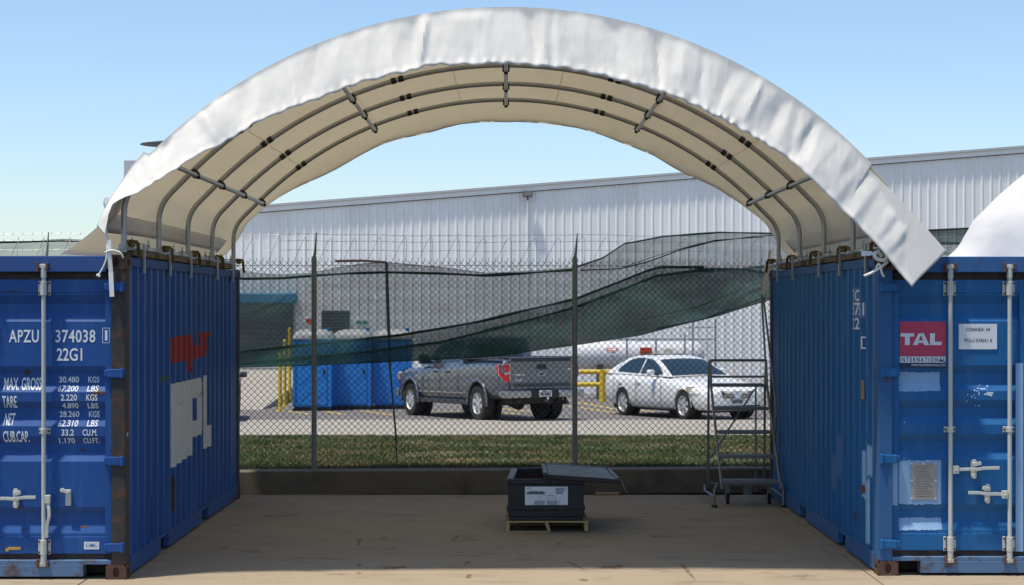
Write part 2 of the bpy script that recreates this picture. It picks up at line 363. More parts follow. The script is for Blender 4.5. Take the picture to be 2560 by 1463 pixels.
def link(name, me, mat, parent=None, smooth=False, bev=0.0, solid=0.0, world=False, seg=2, angle=40):
    if world and parent: me.transform(RM[parent.name].inverted())
    if mat is not None: me.materials.append(mat)
    if smooth:
        for p in me.polygons: p.use_smooth = True
        if smooth != 'all': me.set_sharp_from_angle(angle=R(angle))
    o = bpy.data.objects.new(name, me); C.objects.link(o)
    if parent: o.parent = parent
    reg(o, parent)
    if solid:
        md = o.modifiers.new('solid', 'SOLIDIFY'); md.thickness = solid; md.offset = 0
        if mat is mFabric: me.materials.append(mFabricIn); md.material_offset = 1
    if bev: md = o.modifiers.new('bevel', 'BEVEL'); md.width = bev; md.segments = seg; md.limit_method = 'ANGLE'; md.angle_limit = R(35)
    return o
def thing(name, label, cat, loc=(0, 0, 0), rotz=0.0, group=None):
    o = bpy.data.objects.new(name, None); C.objects.link(o); o.location = loc; o.rotation_euler = (0, 0, rotz)
    o['label'] = label; o['category'] = cat
    if group: o['group'] = group
    RM[o.name] = Matrix.Translation(Vector(loc)) @ Matrix.Rotation(rotz, 4, 'Z'); return o
def tag(o, label, cat, group=None):
    o['label'] = label; o['category'] = cat
    if group: o['group'] = group
    return o
def struct(o, kind='structure'): o['kind'] = kind; return o
def share(o, name, parent, loc=(0, 0, 0), rot=None):
    c = o.copy(); C.objects.link(c); c.name = name; c.parent = parent; c.location = loc
    if rot is not None: c.rotation_euler = rot
    reg(c, parent); return c
def copy_tree(o, parent=None):
    c = o.copy(); C.objects.link(c); c.parent = parent
    for ch in list(o.children): copy_tree(ch, c)
    return c
def applied(o):
    dg = bpy.context.evaluated_depsgraph_get(); dg.update()
    me = bpy.data.meshes.new_from_object(o.evaluated_get(dg)); return me
def lerp(a, b, t): return a + (b - a) * t
def smooth01(t): t = max(0.0, min(1.0, t)); return t * t * (3 - 2 * t)
def interp(tab, x):
    if x <= tab[0][0]: return tab[0][1]
    for (a, va), (b, vb) in zip(tab, tab[1:]):
        if x <= b: return va + (vb - va) * (x - a) / (b - a)
    return tab[-1][1]

# text -> flat triangles fitted to a rectangle
_TX = {}
def text_polys(s, u0, v0, u1, v1, italic=0.0, spacing=1.0):
    key = (s, spacing)
    if key not in _TX:
        cu = bpy.data.curves.new('t', 'FONT'); cu.body = s; cu.size = 1; cu.space_character = spacing; cu.resolution_u = 3; cu.offset = 0.014
        o = bpy.data.objects.new('t', cu); C.objects.link(o); bpy.context.view_layer.update()
        me = o.to_mesh(); me.calc_loop_triangles()
        T = [[(me.vertices[i].co.x, me.vertices[i].co.y) for i in t.vertices] for t in me.loop_triangles]
        o.to_mesh_clear(); bpy.data.objects.remove(o); bpy.data.curves.remove(cu)
        xs = [p[0] for t in T for p in t]; ys = [p[1] for t in T for p in t]
        _TX[key] = (T, min(xs), max(xs), min(ys), max(ys))
    T, x0, x1, y0, y1 = _TX[key]; out = []
    for t in T:
        q = []
        for x, y in t:
            b = (y - y0) / (y1 - y0); a = (x - x0) / (x1 - x0)
            q.append((lerp(u0, u1, a) + italic * (v1 - v0) * b, lerp(v0, v1, b)))
        out.append(q)
    return out
def rect(u0, v0, u1, v1): return [[(u0, v0), (u1, v0), (u1, v1), (u0, v1)]]
def clip_half(p, ax, k, keep_less):
    out = []
    for i in range(len(p)):
        a, b = p[i - 1], p[i]; ia = (a[ax] <= k) if keep_less else (a[ax] >= k); ib = (b[ax] <= k) if keep_less else (b[ax] >= k)
        if ia != ib:
            t = (k - a[ax]) / (b[ax] - a[ax]); out.append((lerp(a[0], b[0], t), lerp(a[1], b[1], t)))
        if ib: out.append(b)
    return out
def drape(polys, ax, breaks, fn):
    """lay flat polygons onto a folded sheet: cut them at the folds and carry each piece onto its facet"""
    mb = MB()
    for p in polys:
        lo, hi = min(q[ax] for q in p), max(q[ax] for q in p)
        for a, b in zip(breaks, breaks[1:]):
            if b <= lo or a >= hi: continue
            c = clip_half(clip_half(p, ax, a, False), ax, b, True)
            if len(c) >= 3: mb.poly([fn(u, v) for u, v in c])
    return mb
# ================================================================== THE SETTING
# far ground sheet to the horizon
struct(MB().poly([(-3000, -400, -1.9), (3000, -400, -1.9), (3000, 4000, -1.9), (-3000, 4000, -1.9)]).build('ground', mGround))
# concrete yard: slabs with open joints
struct(MB().box(-60, 60, -60, 13.28, -0.9, -0.012).build('unseen_drive', mDrive))  # unseen ground before the yard, set dark to cut bounce onto the doors
yard = struct(MB().box(-40, 40, 13.28, 20.6, -0.9, -0.03).build('yard', mWallCon))
xs = [-14.0, -7.6, -3.35, 2.955, 7.4, 14.0]; ys = [13.3, 20.46]
for i in range(len(xs) - 1):
    for j in range(len(ys) - 1):
        g = 0.006
        x0, x1, y0, y1 = xs[i] + g, xs[i + 1] - g, ys[j] + g, ys[j + 1] - g
        sk = 0.05 if i == 2 else 0.0
        mb = MB(); mb.poly([(x0, y0, -0.029), (x1, y0, -0.029), (x1, y1, -0.029), (x0, y1, -0.029)], (0, 0, 0.029))
        mb.build('slab', mYard, yard, bev=0.004)
# rust marks, tyre smudges and scuffs left on the slab
def floor_mark(px, py, wx, wy, m_, seed, ang=0.0):
    Y = CZ * F / (py - HY); X = (px - HX) * Y / F; r_ = random.Random(seed); pts = []
    for i in range(14):
        t_ = 2 * math.pi * i / 14; k = r_.uniform(.55, 1.15); u, v = math.cos(t_) * wx * k, math.sin(t_) * wy * k
        pts.append((X + u * math.cos(ang) - v * math.sin(ang), Y + u * math.sin(ang) + v * math.cos(ang), .0022 + .0004 * (seed % 7)))
    MB().poly(pts).build('stain', m_, yard)
for i, (px, py, wx, wy, k, an) in enumerate(((898, 1356, .022, .30, 0, .05), (898, 1414, .03, .09, 0, 0), (897, 1434, .02, .09, 0, .1), (1137, 1347, .03, .22, 0, -.1), (1170, 1408, .035, .14, 0, -.2), (1172, 1442, .03, .12, 0, 0), (1457, 1451, .04, .08, 0, .3), (1398, 1360, .03, .1, 0, 0), (1634, 1343, .03, .12, 0, .2),
        (1440, 1415, .02, .35, 0, .25), (1718, 1428, .025, .45, 0, .02), (985, 1420, .12, .10, 0, 0), (1530, 1418, .12, .12, 0, 0), (1150, 1382, .05, .05, 0, 0), (790, 1428, .16, .045, 1, .05), (842, 1436, .08, .04, 1, 0), (1662, 1343, .14, .06, 1, -.05), (1675, 1430, .15, .03, 1, -.1), (628, 1380, .12, .1, 1, .2),
        (868, 1332, .12, .06, 1, 0), (1165, 1342, .16, .1, 1, 0), (1310, 1400, .09, .05, 1, .3), (1980, 1330, .12, .06, 1, 0), (1830, 1400, .14, .06, 1, .1), (2010, 1440, .12, .05, 1, 0), (1750, 1300, .2, .08, 1, 0), (954, 1330, .012, .22, 2, -.35), (833, 1414, .012, .3, 2, -.7), (639, 1335, .03, .25, 2, -.5), (1440, 1385, .03, .05, 2, 0), (1420, 1421, .02, .04, 2, 0), (2062, 1377, .015, .3, 1, .1), (1560, 1300, .3, .1, 1, 0), (700, 1290, .25, .1, 1, .1), (1000, 1290, .3, .09, 1, 0))):
    floor_mark(px, py, wx, wy, (mStRust, mStDark, mStPale)[k], i, an)
# terrain behind the low wall: grass, concrete apron, asphalt
def wall_y(x): return 20.72 + x * 0.058        # front face of the low wall, runs slightly askew
def strip(name, mat, y0, y1, x0=-45, x1=45, n=14, yfront=None, dz=0.0):
    rows = []
    for i in range(n + 1):
        row = []
        for j in range(31):
            x = lerp(x0, x1, j / 30); a = yfront(x) if yfront else y0
            y = lerp(a, y1, i / n); row.append((x, y, GZ(y) + dz))
        rows.append(row)
    return MB().grid(rows).build(name, mat, smooth='all')
gr = struct(strip('terrain', mGround, 20.9, 29.9, yfront=lambda x: max(wall_y(max(-9, min(9, x))) + 0.2, 20)))
struct(strip('apron', mApron, 29.8, 39.6, dz=0.006))
struct(strip('asphalt', mAsphalt, 39.0, 90.0, dz=0.002, n=24))
# painted bay lines on the asphalt
LN = [((1445, 1006.5), (1539, 1023.5)), ((1420, 1015), (1539, 1033)), ((1240, 1020), (1354, 1033)), ((1064, 1028), (1176, 1032)), ((717, 1029), (790, 1038)), ((812, 1029), (860, 1037)),
      ((905, 1028), (985, 1039)), ((1560, 1022), (1660, 1034)), ((1225, 1030), (1300, 1037)), ((1650, 1016), (1760, 1030))]
def ground_hit(px, py):
    y = 1.78 / ((py - HY) / F - 0.02); return (px - HX) * y / F, y
for (a, b) in LN:
    x0, y0 = ground_hit(*a); x1, y1 = ground_hit(*b); y0 = min(y0, 58); d = Vector((x1 - x0, y1 - y0, 0)).normalized(); s_ = Vector((-d.y, d.x, 0)) * 0.06
    p = [Vector((x0, y0, 0)) - s_, Vector((x1, y1, 0)) - s_, Vector((x1, y1, 0)) + s_, Vector((x0, y0, 0)) + s_]
    struct(MB().poly([(q.x, q.y, GZ(q.y) + 0.007) for q in p]).build('bay_line', mLineYellow))
# ramp of pale concrete up to the roll-up door
rp = MB(); x0, x1 = -13.5, -6.35
rp.poly([(x0, 46.0, GZ(46) - .1), (x0, 46.0, GZ(46) + .008), (x0, 58.3, 0.02), (x0, 60.4, 0.02), (x0, 60.4, -1.2)], (x1 - x0, 0, 0))
struct(rp.build('ramp', mApron))

# low concrete wall under the fence
lw = thing('low_wall', 'low dark concrete retaining wall under the chain link fence', 'wall', (0, 20.9, 0))
pts = []
mb = MB()
for i in range(2):
    xa, xb = -10.0 + i * 6.2 + (0.004 if i else 0), (-3.808 if i == 0 else 10.4)
    ya, yb = wall_y(xa), wall_y(xb)
    m2 = MB(); m2.poly([(xa, ya, -0.03), (xb, yb, -0.03), (xb, yb + 0.36, -0.03), (xa, ya + 0.36, -0.03)], (0, 0, 0.285 + 0.004 * math.sin(i * 2.2)))
    m2.build('wall_section', mWallCon, lw, bev=0.012, world=True)

# grass blades behind the wall (uncountable)
mb = MB(); rnd = random.Random(3)
for i in range(130000):
    x = rnd.uniform(-5.2, 7.2); t = rnd.random() ** 1.25
    ya = wall_y(x) + 0.37; y = ya + (29.75 - ya) * t
    if noise.noise(Vector((x * 0.9, y * 0.9, 3.3))) > 0.25 and rnd.random() < 0.6: continue
    h = rnd.uniform(0.015, 0.045) * (1.4 if y < ya + 0.5 else 1.0); w = rnd.uniform(0.004, 0.008) * (1 + (y - 21) * 0.06)
    a = rnd.uniform(0, 6.283); lx, ly = rnd.gauss(0, 0.03), rnd.gauss(0, 0.03); z = GZ(y)
    k = len(mb.v); cx, sx = math.cos(a) * w, math.sin(a) * w
    mb.v += [(x - cx, y - sx, z), (x + cx, y + sx, z), (x + lx, y + ly, z + h)]; mb.f.append((k, k + 1, k + 2))
g = mb.build('grass', mBlade, recalc=False); g['kind'] = 'stuff'; g['label'] = 'short patchy green and brown grass behind the low wall'; g['category'] = 'grass'

# ================================================================== SHIPPING CONTAINERS
CW, CL, CH = 2.438, 6.058, 2.591
# door sheet: horizontal corrugations (height, depth) from top to bottom
DZ = [(2.395, 0), (2.292, 0), (2.289, 0.008), (2.270, 0.008), (2.203, 0.046), (2.119, 0.046), (2.058, 0.008), (1.701, 0.008), (1.633, 0.046), (1.556, 0.046), (1.492, 0.008), (1.418, 0.008),
      (1.357, 0.046), (1.289, 0.046), (1.219, 0.008), (1.141, 0.008), (1.080, 0.046), (1.010, 0.046), (0.936, 0.008), (0.572, 0.008), (0.514, 0.046), (0.450, 0.046), (0.363, 0.008), (0.335, 0.008), (0.332, 0), (0.200, 0)]
DYF = 0.055                              # how far the door face sits behind the post face
DTAB = [(z, d) for z, d in DZ][::-1]
def door_y(z): return DYF + interp(DTAB, z)
PER = 0.2755
def side_breaks():
    out = []; y = 0.215
    while y < CL - 0.35: out += [y, y + 0.07, y + 0.138, y + 0.208]; y += PER
    return out
SB = side_breaks(); SB = [0.12] + SB + [CL - 0.12]
def side_d(y):                           # depth of the side sheet behind the rail line at distance y
    t = (y - 0.215) % PER
    if y < 0.215 or y > SB[-2]: return 0.012
    if t < 0.07: return 0.012
    if t < 0.138: return 0.012 + 0.036 * (t - 0.07) / 0.068
    if t < 0.208: return 0.048
    return 0.048 - 0.036 * (t - 0.208) / (PER - 0.208)

def oval_plate(mb, o, ux, uz, n_, w, h, ow, oh, depth):
    """a plate face w x h centred at o with an oval hole and the hole's wall going in by depth"""
    o, ux, uz, n_ = map(Vector, (o, ux, uz, n_)); k = len(mb.v); N = 24
    outer, inner, back = [], [], []
    for i in range(N):
        a = 2 * math.pi * i / N; c, s_ = math.cos(a), math.sin(a)
        q = max(abs(c) / (w / 2), abs(s_) / (h / 2)); outer.append(o + ux * (c / q) + uz * (s_ / q))
        inner.append(o + ux * (ow / 2 * c) + uz * (oh / 2 * s_)); back.append(inner[-1] - n_ * depth)
    mb.grid([outer, inner, back], True); kk = len(mb.v); mb.v += [tuple(p) for p in back]; mb.f.append(tuple(range(kk, kk + N)))
def casting(parent, x, y, z, sx, sy):
    mb = MB(); w, dpt, h = 0.162, 0.178, 0.118
    x0, x1 = (x, x + w) if sx > 0 else (x - w, x); y0, y1 = (y, y + dpt) if sy > 0 else (y - dpt, y)
    cx, cy, cz = (x0 + x1) / 2, (y0 + y1) / 2, z + h / 2
    yf = y; xf = x
    oval_plate(mb, (cx, yf, cz), (1, 0, 0), (0, 0, 1), (0, -sy, 0), w, h, 0.052, 0.082, 0.03)
    oval_plate(mb, (xf, cy, cz), (0, 1, 0), (0, 0, 1), (-sx, 0, 0), dpt, h, 0.082, 0.052, 0.03)
    yb = y1 if sy > 0 else y0; xb = x1 if sx > 0 else x0
    mb.poly([(x0, yb, z), (x1, yb, z), (x1, yb, z + h), (x0, yb, z + h)]); mb.poly([(xb, y0, z), (xb, y1, z), (xb, y1, z + h), (xb, y0, z + h)])
    mb.poly([(x0, y0, z), (x1, y0, z), (x1, y1, z), (x0, y1, z)]); mb.poly([(x0, y0, z + h), (x1, y0, z + h), (x1, y1, z + h), (x0, y1, z + h)])
    o = mb.build('corner_casting', mCast, parent)
    MB().box(cx - .045, cx + .045, cy - .05, cy + .05, cz - .05, cz + .05).build('casting_hole_shade', mDark, o)  # dark block painted in as the shade inside the oval holes
    return o
def make_container(name, label, loc, rotz, paint, post_mat, header_mat):
    t = thing(name, label, 'container', loc, rotz, 'blue shipping containers under the canopy')
    for sx, x in ((1, 0.0), (-1, CW)):
        for sy, y in ((1, 0.0), (-1, CL)):
            casting(t, x, y, 0.0, sx, sy); casting(t, x, y, CH - 0.118, sx, sy)
            xa, xb = (x + .004, x + 0.118) if sx > 0 else (x - 0.118, x - .004); ya, yb = (y + .004, y + 0.15) if sy > 0 else (y - 0.15, y - .004)
            MB().box(xa, xb, ya, yb, 0.118, CH - 0.118).build('corner_post', post_mat if sy > 0 else mRustPost, t, bev=0.008)
    # door header and sill (sill cut away beside the castings)
    MB().box(0.162, CW - 0.162, 0.010, 0.12, 2.455, CH - 0.008).build('door_header', header_mat, t, bev=0.006)
    sb = MB().box(0.118, CW - 0.118, 0.012, 0.13, 0.118, 0.152); sb.box(0.345, CW - 0.345, 0.010, 0.13, 0.022, 0.118)
    sb.build('door_sill', mSill, t, bev=0.004)
    MB().box(0.162, CW - 0.162, 0.16, 0.2, 0.03, 0.118).build('sill_shade_block', mDark, t)  # near-black block standing for shade behind the sill cut-aways
    # side sheets, rails with fork pockets, roof, rear wall, floor
    for sx, X in ((1, 0.0), (-1, CW)):
        rows = [[(X + sx * side_d(y), y, z) for y in SB] for z in (0.158, CH - 0.085)]
        MB().grid(rows).build('side_wall', paint, t, recalc=False)
        MB().box(min(X + sx * .004, X + sx * .065), max(X + sx * .004, X + sx * .065), 0.178, CL - 0.178, CH - 0.088, CH - 0.012).build('top_rail', header_mat, t, bev=0.004)
        br = MB(); a, b = min(X + sx * .003, X + sx * .055), max(X + sx * .003, X + sx * .055)
        for y0, y1 in ((0.178, 1.44), (1.80, 3.56), (3.92, CL - 0.178)): br.box(a, b, y0, y1, 0.025, 0.162)
        br.box(a, b, 1.44, 1.80, 0.138, 0.162); br.box(a, b, 3.56, 3.92, 0.138, 0.162)
        br.build('bottom_rail', header_mat, t)
        for y0 in (1.44, 3.56): MB().box(min(X + sx * .10, X + sx * .2), max(X + sx * .10, X + sx * .2), y0 - .03, y0 + 0.39, 0.02, 0.15).build('pocket_shade_block', mDark, t)  # dark block inside each pocket stands for its shade
    rr = []
    for i in range(2):
        row = []
        for k in range(60):
            y = 0.12 + (CL - 0.24) * k / 59; row.append((0.06 if i == 0 else CW - 0.06, y, CH - 0.03 + (0.012 if (k // 3) % 2 else 0)))
        rr.append(row)
    MB().grid(rr).build('roof', paint, t, recalc=False)
    MB().box(0.1, CW - 0.1, CL - 0.05, CL - 0.02, 0.1, CH - 0.1).build('rear_wall', paint, t)
    MB().box(0.12, CW - 0.12, 0.14, CL - 0.1, 0.10, 0.16).build('floor_deck', mDark, t)
    # two door leaves
    doors = []
    gk = MB(); gk.box(0.118, CW - 0.118, DYF + 0.012, 0.12, 2.395, 2.455).box(0.118, CW - 0.118, DYF + 0.012, 0.12, 0.152, 0.200)
    gk.box(0.118, 0.128, DYF + 0.012, 0.12, 0.2, 2.395).box(CW - 0.128, CW - 0.118, DYF + 0.012, 0.12, 0.2, 2.395).box(CW / 2 - 0.012, CW / 2 + 0.012, DYF + .012, 0.12, 0.2, 2.395)
    gk.build('door_gasket', mGasket, t)
    for x0, x1 in ((0.128, CW / 2 - 0.012), (CW / 2 + 0.012, CW - 0.128)):
        mb = MB(); e = 0.050
        mb.grid([[(x, DYF + d, z) for x in (x0 + e, x1 - e)] for z, d in DZ])
        for a, b in ((x0, x0 + e), (x1 - e, x1)):
            mb.box(a, b, DYF - 0.004, DYF + 0.05, 0.200, 2.395)
        d = mb.build('door', paint, t, recalc=False); doors.append(d)
    return t, doors
def bolt_at(mb, x, y, z, r=0.009): mb.tube([(x, y + .002, z), (x, y - 0.008, z)], r, 8)
def locking_bar(t, door, x, dz=0.0, handle=None, hz=0.62):
    yb = DYF - 0.042
    MB().tube([(x, yb, 0.215), (x, yb, 2.52)], 0.0172, 12).build('locking_bar', mBar, door, smooth=True)
    for zc, h in ((2.325, 0.115), (0.255, 0.118)):
        mb = MB().box(x - 0.050, x - 0.026, DYF - 0.016, DYF - 0.0035, zc - h / 2, zc + h / 2).box(x + 0.026, x + 0.050, DYF - 0.016, DYF - 0.0035, zc - h / 2, zc + h / 2)
        mb.tube([(x, yb, zc - h / 2), (x, yb, zc + h / 2)], 0.0265, 12); br = mb.build('bar_bracket', mBar, door, bev=0.003)
        bm_ = MB()
        for sx in (-.038, .038):
            for sz in (-.36, .36): bolt_at(bm_, x + sx, DYF - .017, zc + sz * h)
        bm_.build('bracket_bolts', mBoltRust, door)
    mb = MB().box(x - 0.046, x + 0.046, DYF - 0.012, DYF - 0.002, 1.158, 1.206); mb.tube([(x, yb, 1.160), (x, yb, 1.204)], 0.024, 12); mb.build('bar_guide', mBar, door, bev=0.003)
    bm_ = MB(); bolt_at(bm_, x - .036, DYF - .013, 1.182); bolt_at(bm_, x + .036, DYF - .013, 1.182); bm_.build('guide_bolts', mBoltRust, door)
    for z0, sg in ((2.455, 1), (0.165, -1)):       # cam and keeper at both ends
        mb = MB().tube([(x, yb, z0 - .05 * sg), (x, yb, z0 + 0.045 * sg)], 0.0235, 10)
        mb.box(x - 0.036, x + 0.036, yb - 0.020, yb + 0.016, z0 + min(0.03 * sg, .06 * sg), z0 + max(0.03 * sg, .06 * sg))
        mb.build('locking_cam', mBar, door, bev=0.004)
        kb = MB().box(x - 0.052, x - 0.032, -0.022, 0.0095, z0 + (.0 if sg > 0 else -.07), z0 + (0.075 if sg > 0 else 0.0)).box(x + .022, x + .044, -0.020, 0.0095, z0 + (.02 if sg > 0 else -.07), z0 + (0.075 if sg > 0 else -.02))
        kb.build('cam_keeper', mBoltRust, door, bev=0.004)
def handle_h(door, x, z, to_x, catch_x):
    y = DYF - 0.048; sg = 1 if to_x > x else -1
    hub = MB().box(min(x + sg * .018, x + sg * .066), max(x + sg * .018, x + sg * .066), y - .014, y + .016, z - .030, z + .034); hub.tube([(x + sg * .04, y - .022, z), (x + sg * .04, y - .01, z)], .011, 8)
    hub.build('handle_hub', mBar, door, bev=0.005)
    p = [(x + sg * .05, y, z + .004), (lerp(x, to_x, .42), y - .006, z + .008), (catch_x, y - .012, z + .004), (lerp(catch_x, to_x, .4), y - .010, z + .016), (to_x, y - .014, z + .018)]
    hb = MB()
    for a, b in zip(p, p[1:]): hb.beam(a, b, 0.012, 0.026)
    hb.build('handle', mBar, door, bev=0.003)
    cb = MB().box(catch_x - .022, catch_x + .022, y + .018, DYF - .002, z - .055, z + .068)
    cb.tube([(catch_x, y + .01, z + .048), (catch_x, y - .014, z + .048)], .017, 10).tube([(catch_x, y + .02, z - .052), (catch_x, y + .012, z - .052)], .021, 12).tube([(catch_x, y + .02, z + .066), (catch_x, y + .012, z + .066)], .021, 12)
    cb.beam((catch_x, y - .012, z + .048), (catch_x + sg * .05, y - .012, z + .058), .012, .03)
    cb.build('handle_catch', mBar, door, bev=0.003)
def hinges(door, xpost, sg, mat, zs=(2.335, 1.645, 0.945, 0.255)):
    for z in zs:
        x1 = xpost + sg * 0.150
        mb = MB().box(min(xpost + sg * .01, x1 + sg * .0), max(xpost + sg * .01, x1), -0.012, 0.03, z - .034, z + .034)
        mb.box(min(x1, x1 + sg * .03), max(x1, x1 + sg * .03), 0.006, DYF - .002, z - .026, z + .026)
        mb.tube([(xpost + sg * .030, -0.010, z - .04), (xpost + sg * .030, -0.010, z + .04)], 0.018, 10)
        mb.build('hinge', mat, door, bev=0.008)

contL, doorsL = make_container('shipping_container', 'dark blue container with rows of white lettering at the left of the opening', (-3.03 - CW, 14.1, 0), 0.0, mBlueL, mRustPost, rusty('header_blue_a', (0.028, 0.085, 0.26), 0.06))
contR, doorsR = make_container('shipping_container', 'brighter blue container with red and white signs at the right of the opening', (3.01, 14.3, 0), -0.004, mBlueR, mRustBlue, rusty('header_blue_b', (0.03, 0.115, 0.29), 0.06))
def LX(px): return (px - HX) * 14.1 / F + 3.03 + CW
def LZ(py): return CZ - (py - HY) * 14.1 / F
def RX(px): return (px - HX) * 14.3 / F - 3.01
def RZ(py): return (1439.5 - py) / 311.0
dL = doorsL[1]; dR = doorsR[0]
locking_bar(contL, dL, LX(108)); locking_bar(contL, dL, LX(108) - 0.475)
locking_bar(contR, dR, RX(2377)); locking_bar(contR, dR, RX(2525))
for dd, xs_ in ((doorsL[0], (0.32, 0.85)), (doorsR[1], (CW - 0.32, CW - 0.85))):
    for x in xs_: locking_bar(None, dd, x)
hinges(doorsL[1], CW, -1, mBlueL); hinges(doorsL[0], 0, 1, mBlueL); hinges(doorsR[0], 0, 1, mBlueR); hinges(doorsR[1], CW, -1, mBlueR)
handle_h(dR, RX(2377), 0.855, RX(2498), RX(2437)); handle_h(dR, RX(2525), 0.655, RX(2420), RX(2471))
handle_h(dL, LX(108) - 0.475, LZ(1249), LX(90), LX(37))
# left door: handle hanging down beside its bar, empty catch to the right
hb = MB(); hx = LX(119); y = DYF - 0.05
hb.box(hx - .022, hx + .022, y - .014, y + .016, LZ(1259), LZ(1238)); hb.build('handle_hub', mBar, dL, bev=.005)
p = [(hx, y, LZ(1256)), (hx + .012, y - .010, LZ(1275)), (hx + .014, y - .012, LZ(1292)), (hx - .004, y - .006, LZ(1312)), (hx - .01, y, LZ(1345))]
hb = MB()
for a, b in zip(p, p[1:]): hb.beam(a, b, 0.026, 0.012, (0, 1, 0))
hb.build('handle', mBar, dL, bev=.003)
cb = MB(); cx = LX(167); cb.box(cx - .022, cx + .022, DYF - .016, DYF + .006, LZ(1266), LZ(1226)); cb.tube([(cx, DYF, LZ(1232)), (cx, DYF - .035, LZ(1232))], .014, 10); cb.beam((cx, DYF - .026, LZ(1231)), (LX(152), DYF - .026, LZ(1227)), .014, .028)
cb.tube([(LX(153), DYF - .012, LZ(1227)), (LX(153), DYF - .034, LZ(1227))], .018, 10); cb.build('handle_catch', mBar, dL, bev=.003)

# ---- painted lettering, draped over the door corrugations
DB = sorted(z for z, d in DZ)
def on_door(polys, name, mat, door, lift=0.0025):
    mb = drape(polys, 1, DB, lambda u, v: (u, door_y(v) - lift, v))
    return mb.build(name, mat, door, recalc=False)
def LT(s, x0, x1, y0, y1, it=0.0, sp=1.0): return text_polys(s, LX(x0), LZ(y1), LX(x1), LZ(y0), it, sp)
L = []
L += LT('APZU', 17, 92, 825, 857, sp=1.1) + LT('374038', 134, 234, 825, 857, sp=1.08) + LT('22G1', 137, 201, 871, 903)
L += LT('MAX. GROSS', 2, 97, 945, 977) + LT('30.480', 140, 190, 943, 958) + LT('KGS', 213.5, 241, 943, 958)
L += LT('67.200', 138, 189, 965, 980, .12) + LT('LBS', 212, 240, 965, 980, .12) + LT('TARE', 0, 36, 991, 1021) + LT('2.220', 147, 188, 987, 1003) + LT('KGS', 211, 239, 987, 1003)
L += LT('4.890', 149, 190, 1009, 1023) + LT('LBS', 213, 240, 1009, 1023) + LT('NET', 2, 28, 1035, 1065, .1) + LT('28.260', 141, 191, 1030, 1045) + LT('KGS', 215, 242, 1030, 1045)
L += LT('62.310', 139, 189, 1052, 1068, .12) + LT('LBS', 212, 239, 1052, 1068, .12) + LT('CUB.CAP.', 2, 67, 1079, 1108) + LT('33.2', 149, 180, 1075, 1091) + LT('CU.M.', 202, 239, 1075, 1091)
L += LT('1.170', 141, 181, 1097, 1111) + LT('CU.FT.', 202, 242, 1097, 1111)
on_door(L, 'lettering', mWhitePaint, dL)
# check digit in its frame sits on the flat door edge
bx0, bx1, bz0, bz1 = LX(252.5), LX(270.5), LZ(858), LZ(820); w = .0035
pl = rect(bx0, bz0, bx1, bz0 + w) + rect(bx0, bz1 - w, bx1, bz1) + rect(bx0, bz0 + w, bx0 + w, bz1 - w) + rect(bx1 - w, bz0 + w, bx1, bz1 - w) + LT('1', 259, 265, 826, 852)
mb = MB()
for q in pl: mb.poly([(u, DYF - .007, v) for u, v in q])
mb.build('check_digit', mWhitePaint, dL, recalc=False)
def sticker(door, name, mat, x0, x1, z0, z1, y, th=0.0015): return MB().box(x0, x1, y - th, y, z0, z1).build(name, mat, door)
sticker(dL, 'maker_sticker', mSignWhite, LX(206), LX(244), LZ(1376), LZ(1357), DYF - .001)
mb = MB()
for q in LT('CIMC', 210, 240, 1361, 1370): mb.poly([(u, DYF - .0045, v) for u, v in q])
mb.build('sticker_text', mInkBlue, dL, recalc=False)
ob = MB().box(LX(15), LX(47), DYF - .0025, DYF - .001, LZ(1377), LZ(1370)).box(LX(9), LX(17), DYF - .0045, DYF - .003, LZ(1381), LZ(1373)); ob.build('orange_sticker', mOrangeSt, dL)
# scrapes and rust blots on the left door
def blot(door, name, mat, cx, cz, rx, rz, seed, lift=.002):
    r_ = random.Random(seed); N = 16; pts = []
    for i in range(N):
        a = 2 * math.pi * i / N; k = r_.uniform(.45, 1.15); pts.append((cx + math.cos(a) * rx * k, cz + math.sin(a) * rz * k))
    tri = [[(cx, cz), pts[i], pts[(i + 1) % N]] for i in range(N)]
    return on_door(tri, name, mat, door, lift)
blot(dL, 'rust_blot', mRustPost, LX(60), LZ(933), .035, .03, 1); blot(dL, 'rust_blot', mBoltRust, LX(240), LZ(982), .05, .028, 2); blot(dL, 'rust_blot', mBoltRust, LX(232), LZ(992), .03, .025, 3)
blot(dL, 'rust_blot', mRustPost, LX(200), LZ(1127), .026, .014, 4); blot(dL, 'rust_blot', mBoltRust, LX(204), LZ(1320), .035, .012, 5); blot(dL, 'rust_blot', mBoltRust, LX(57), LZ(1327), .018, .008, 6); blot(dL, 'rust_blot', mBoltRust, LX(40), LZ(1272), .035, .012, 16)
blot(dL, 'scrape', mScuff, LX(243), LZ(985), .012, .006, 7); blot(dL, 'rust_blot', mRustPost, LX(30), LZ(728), .09, .007, 8)

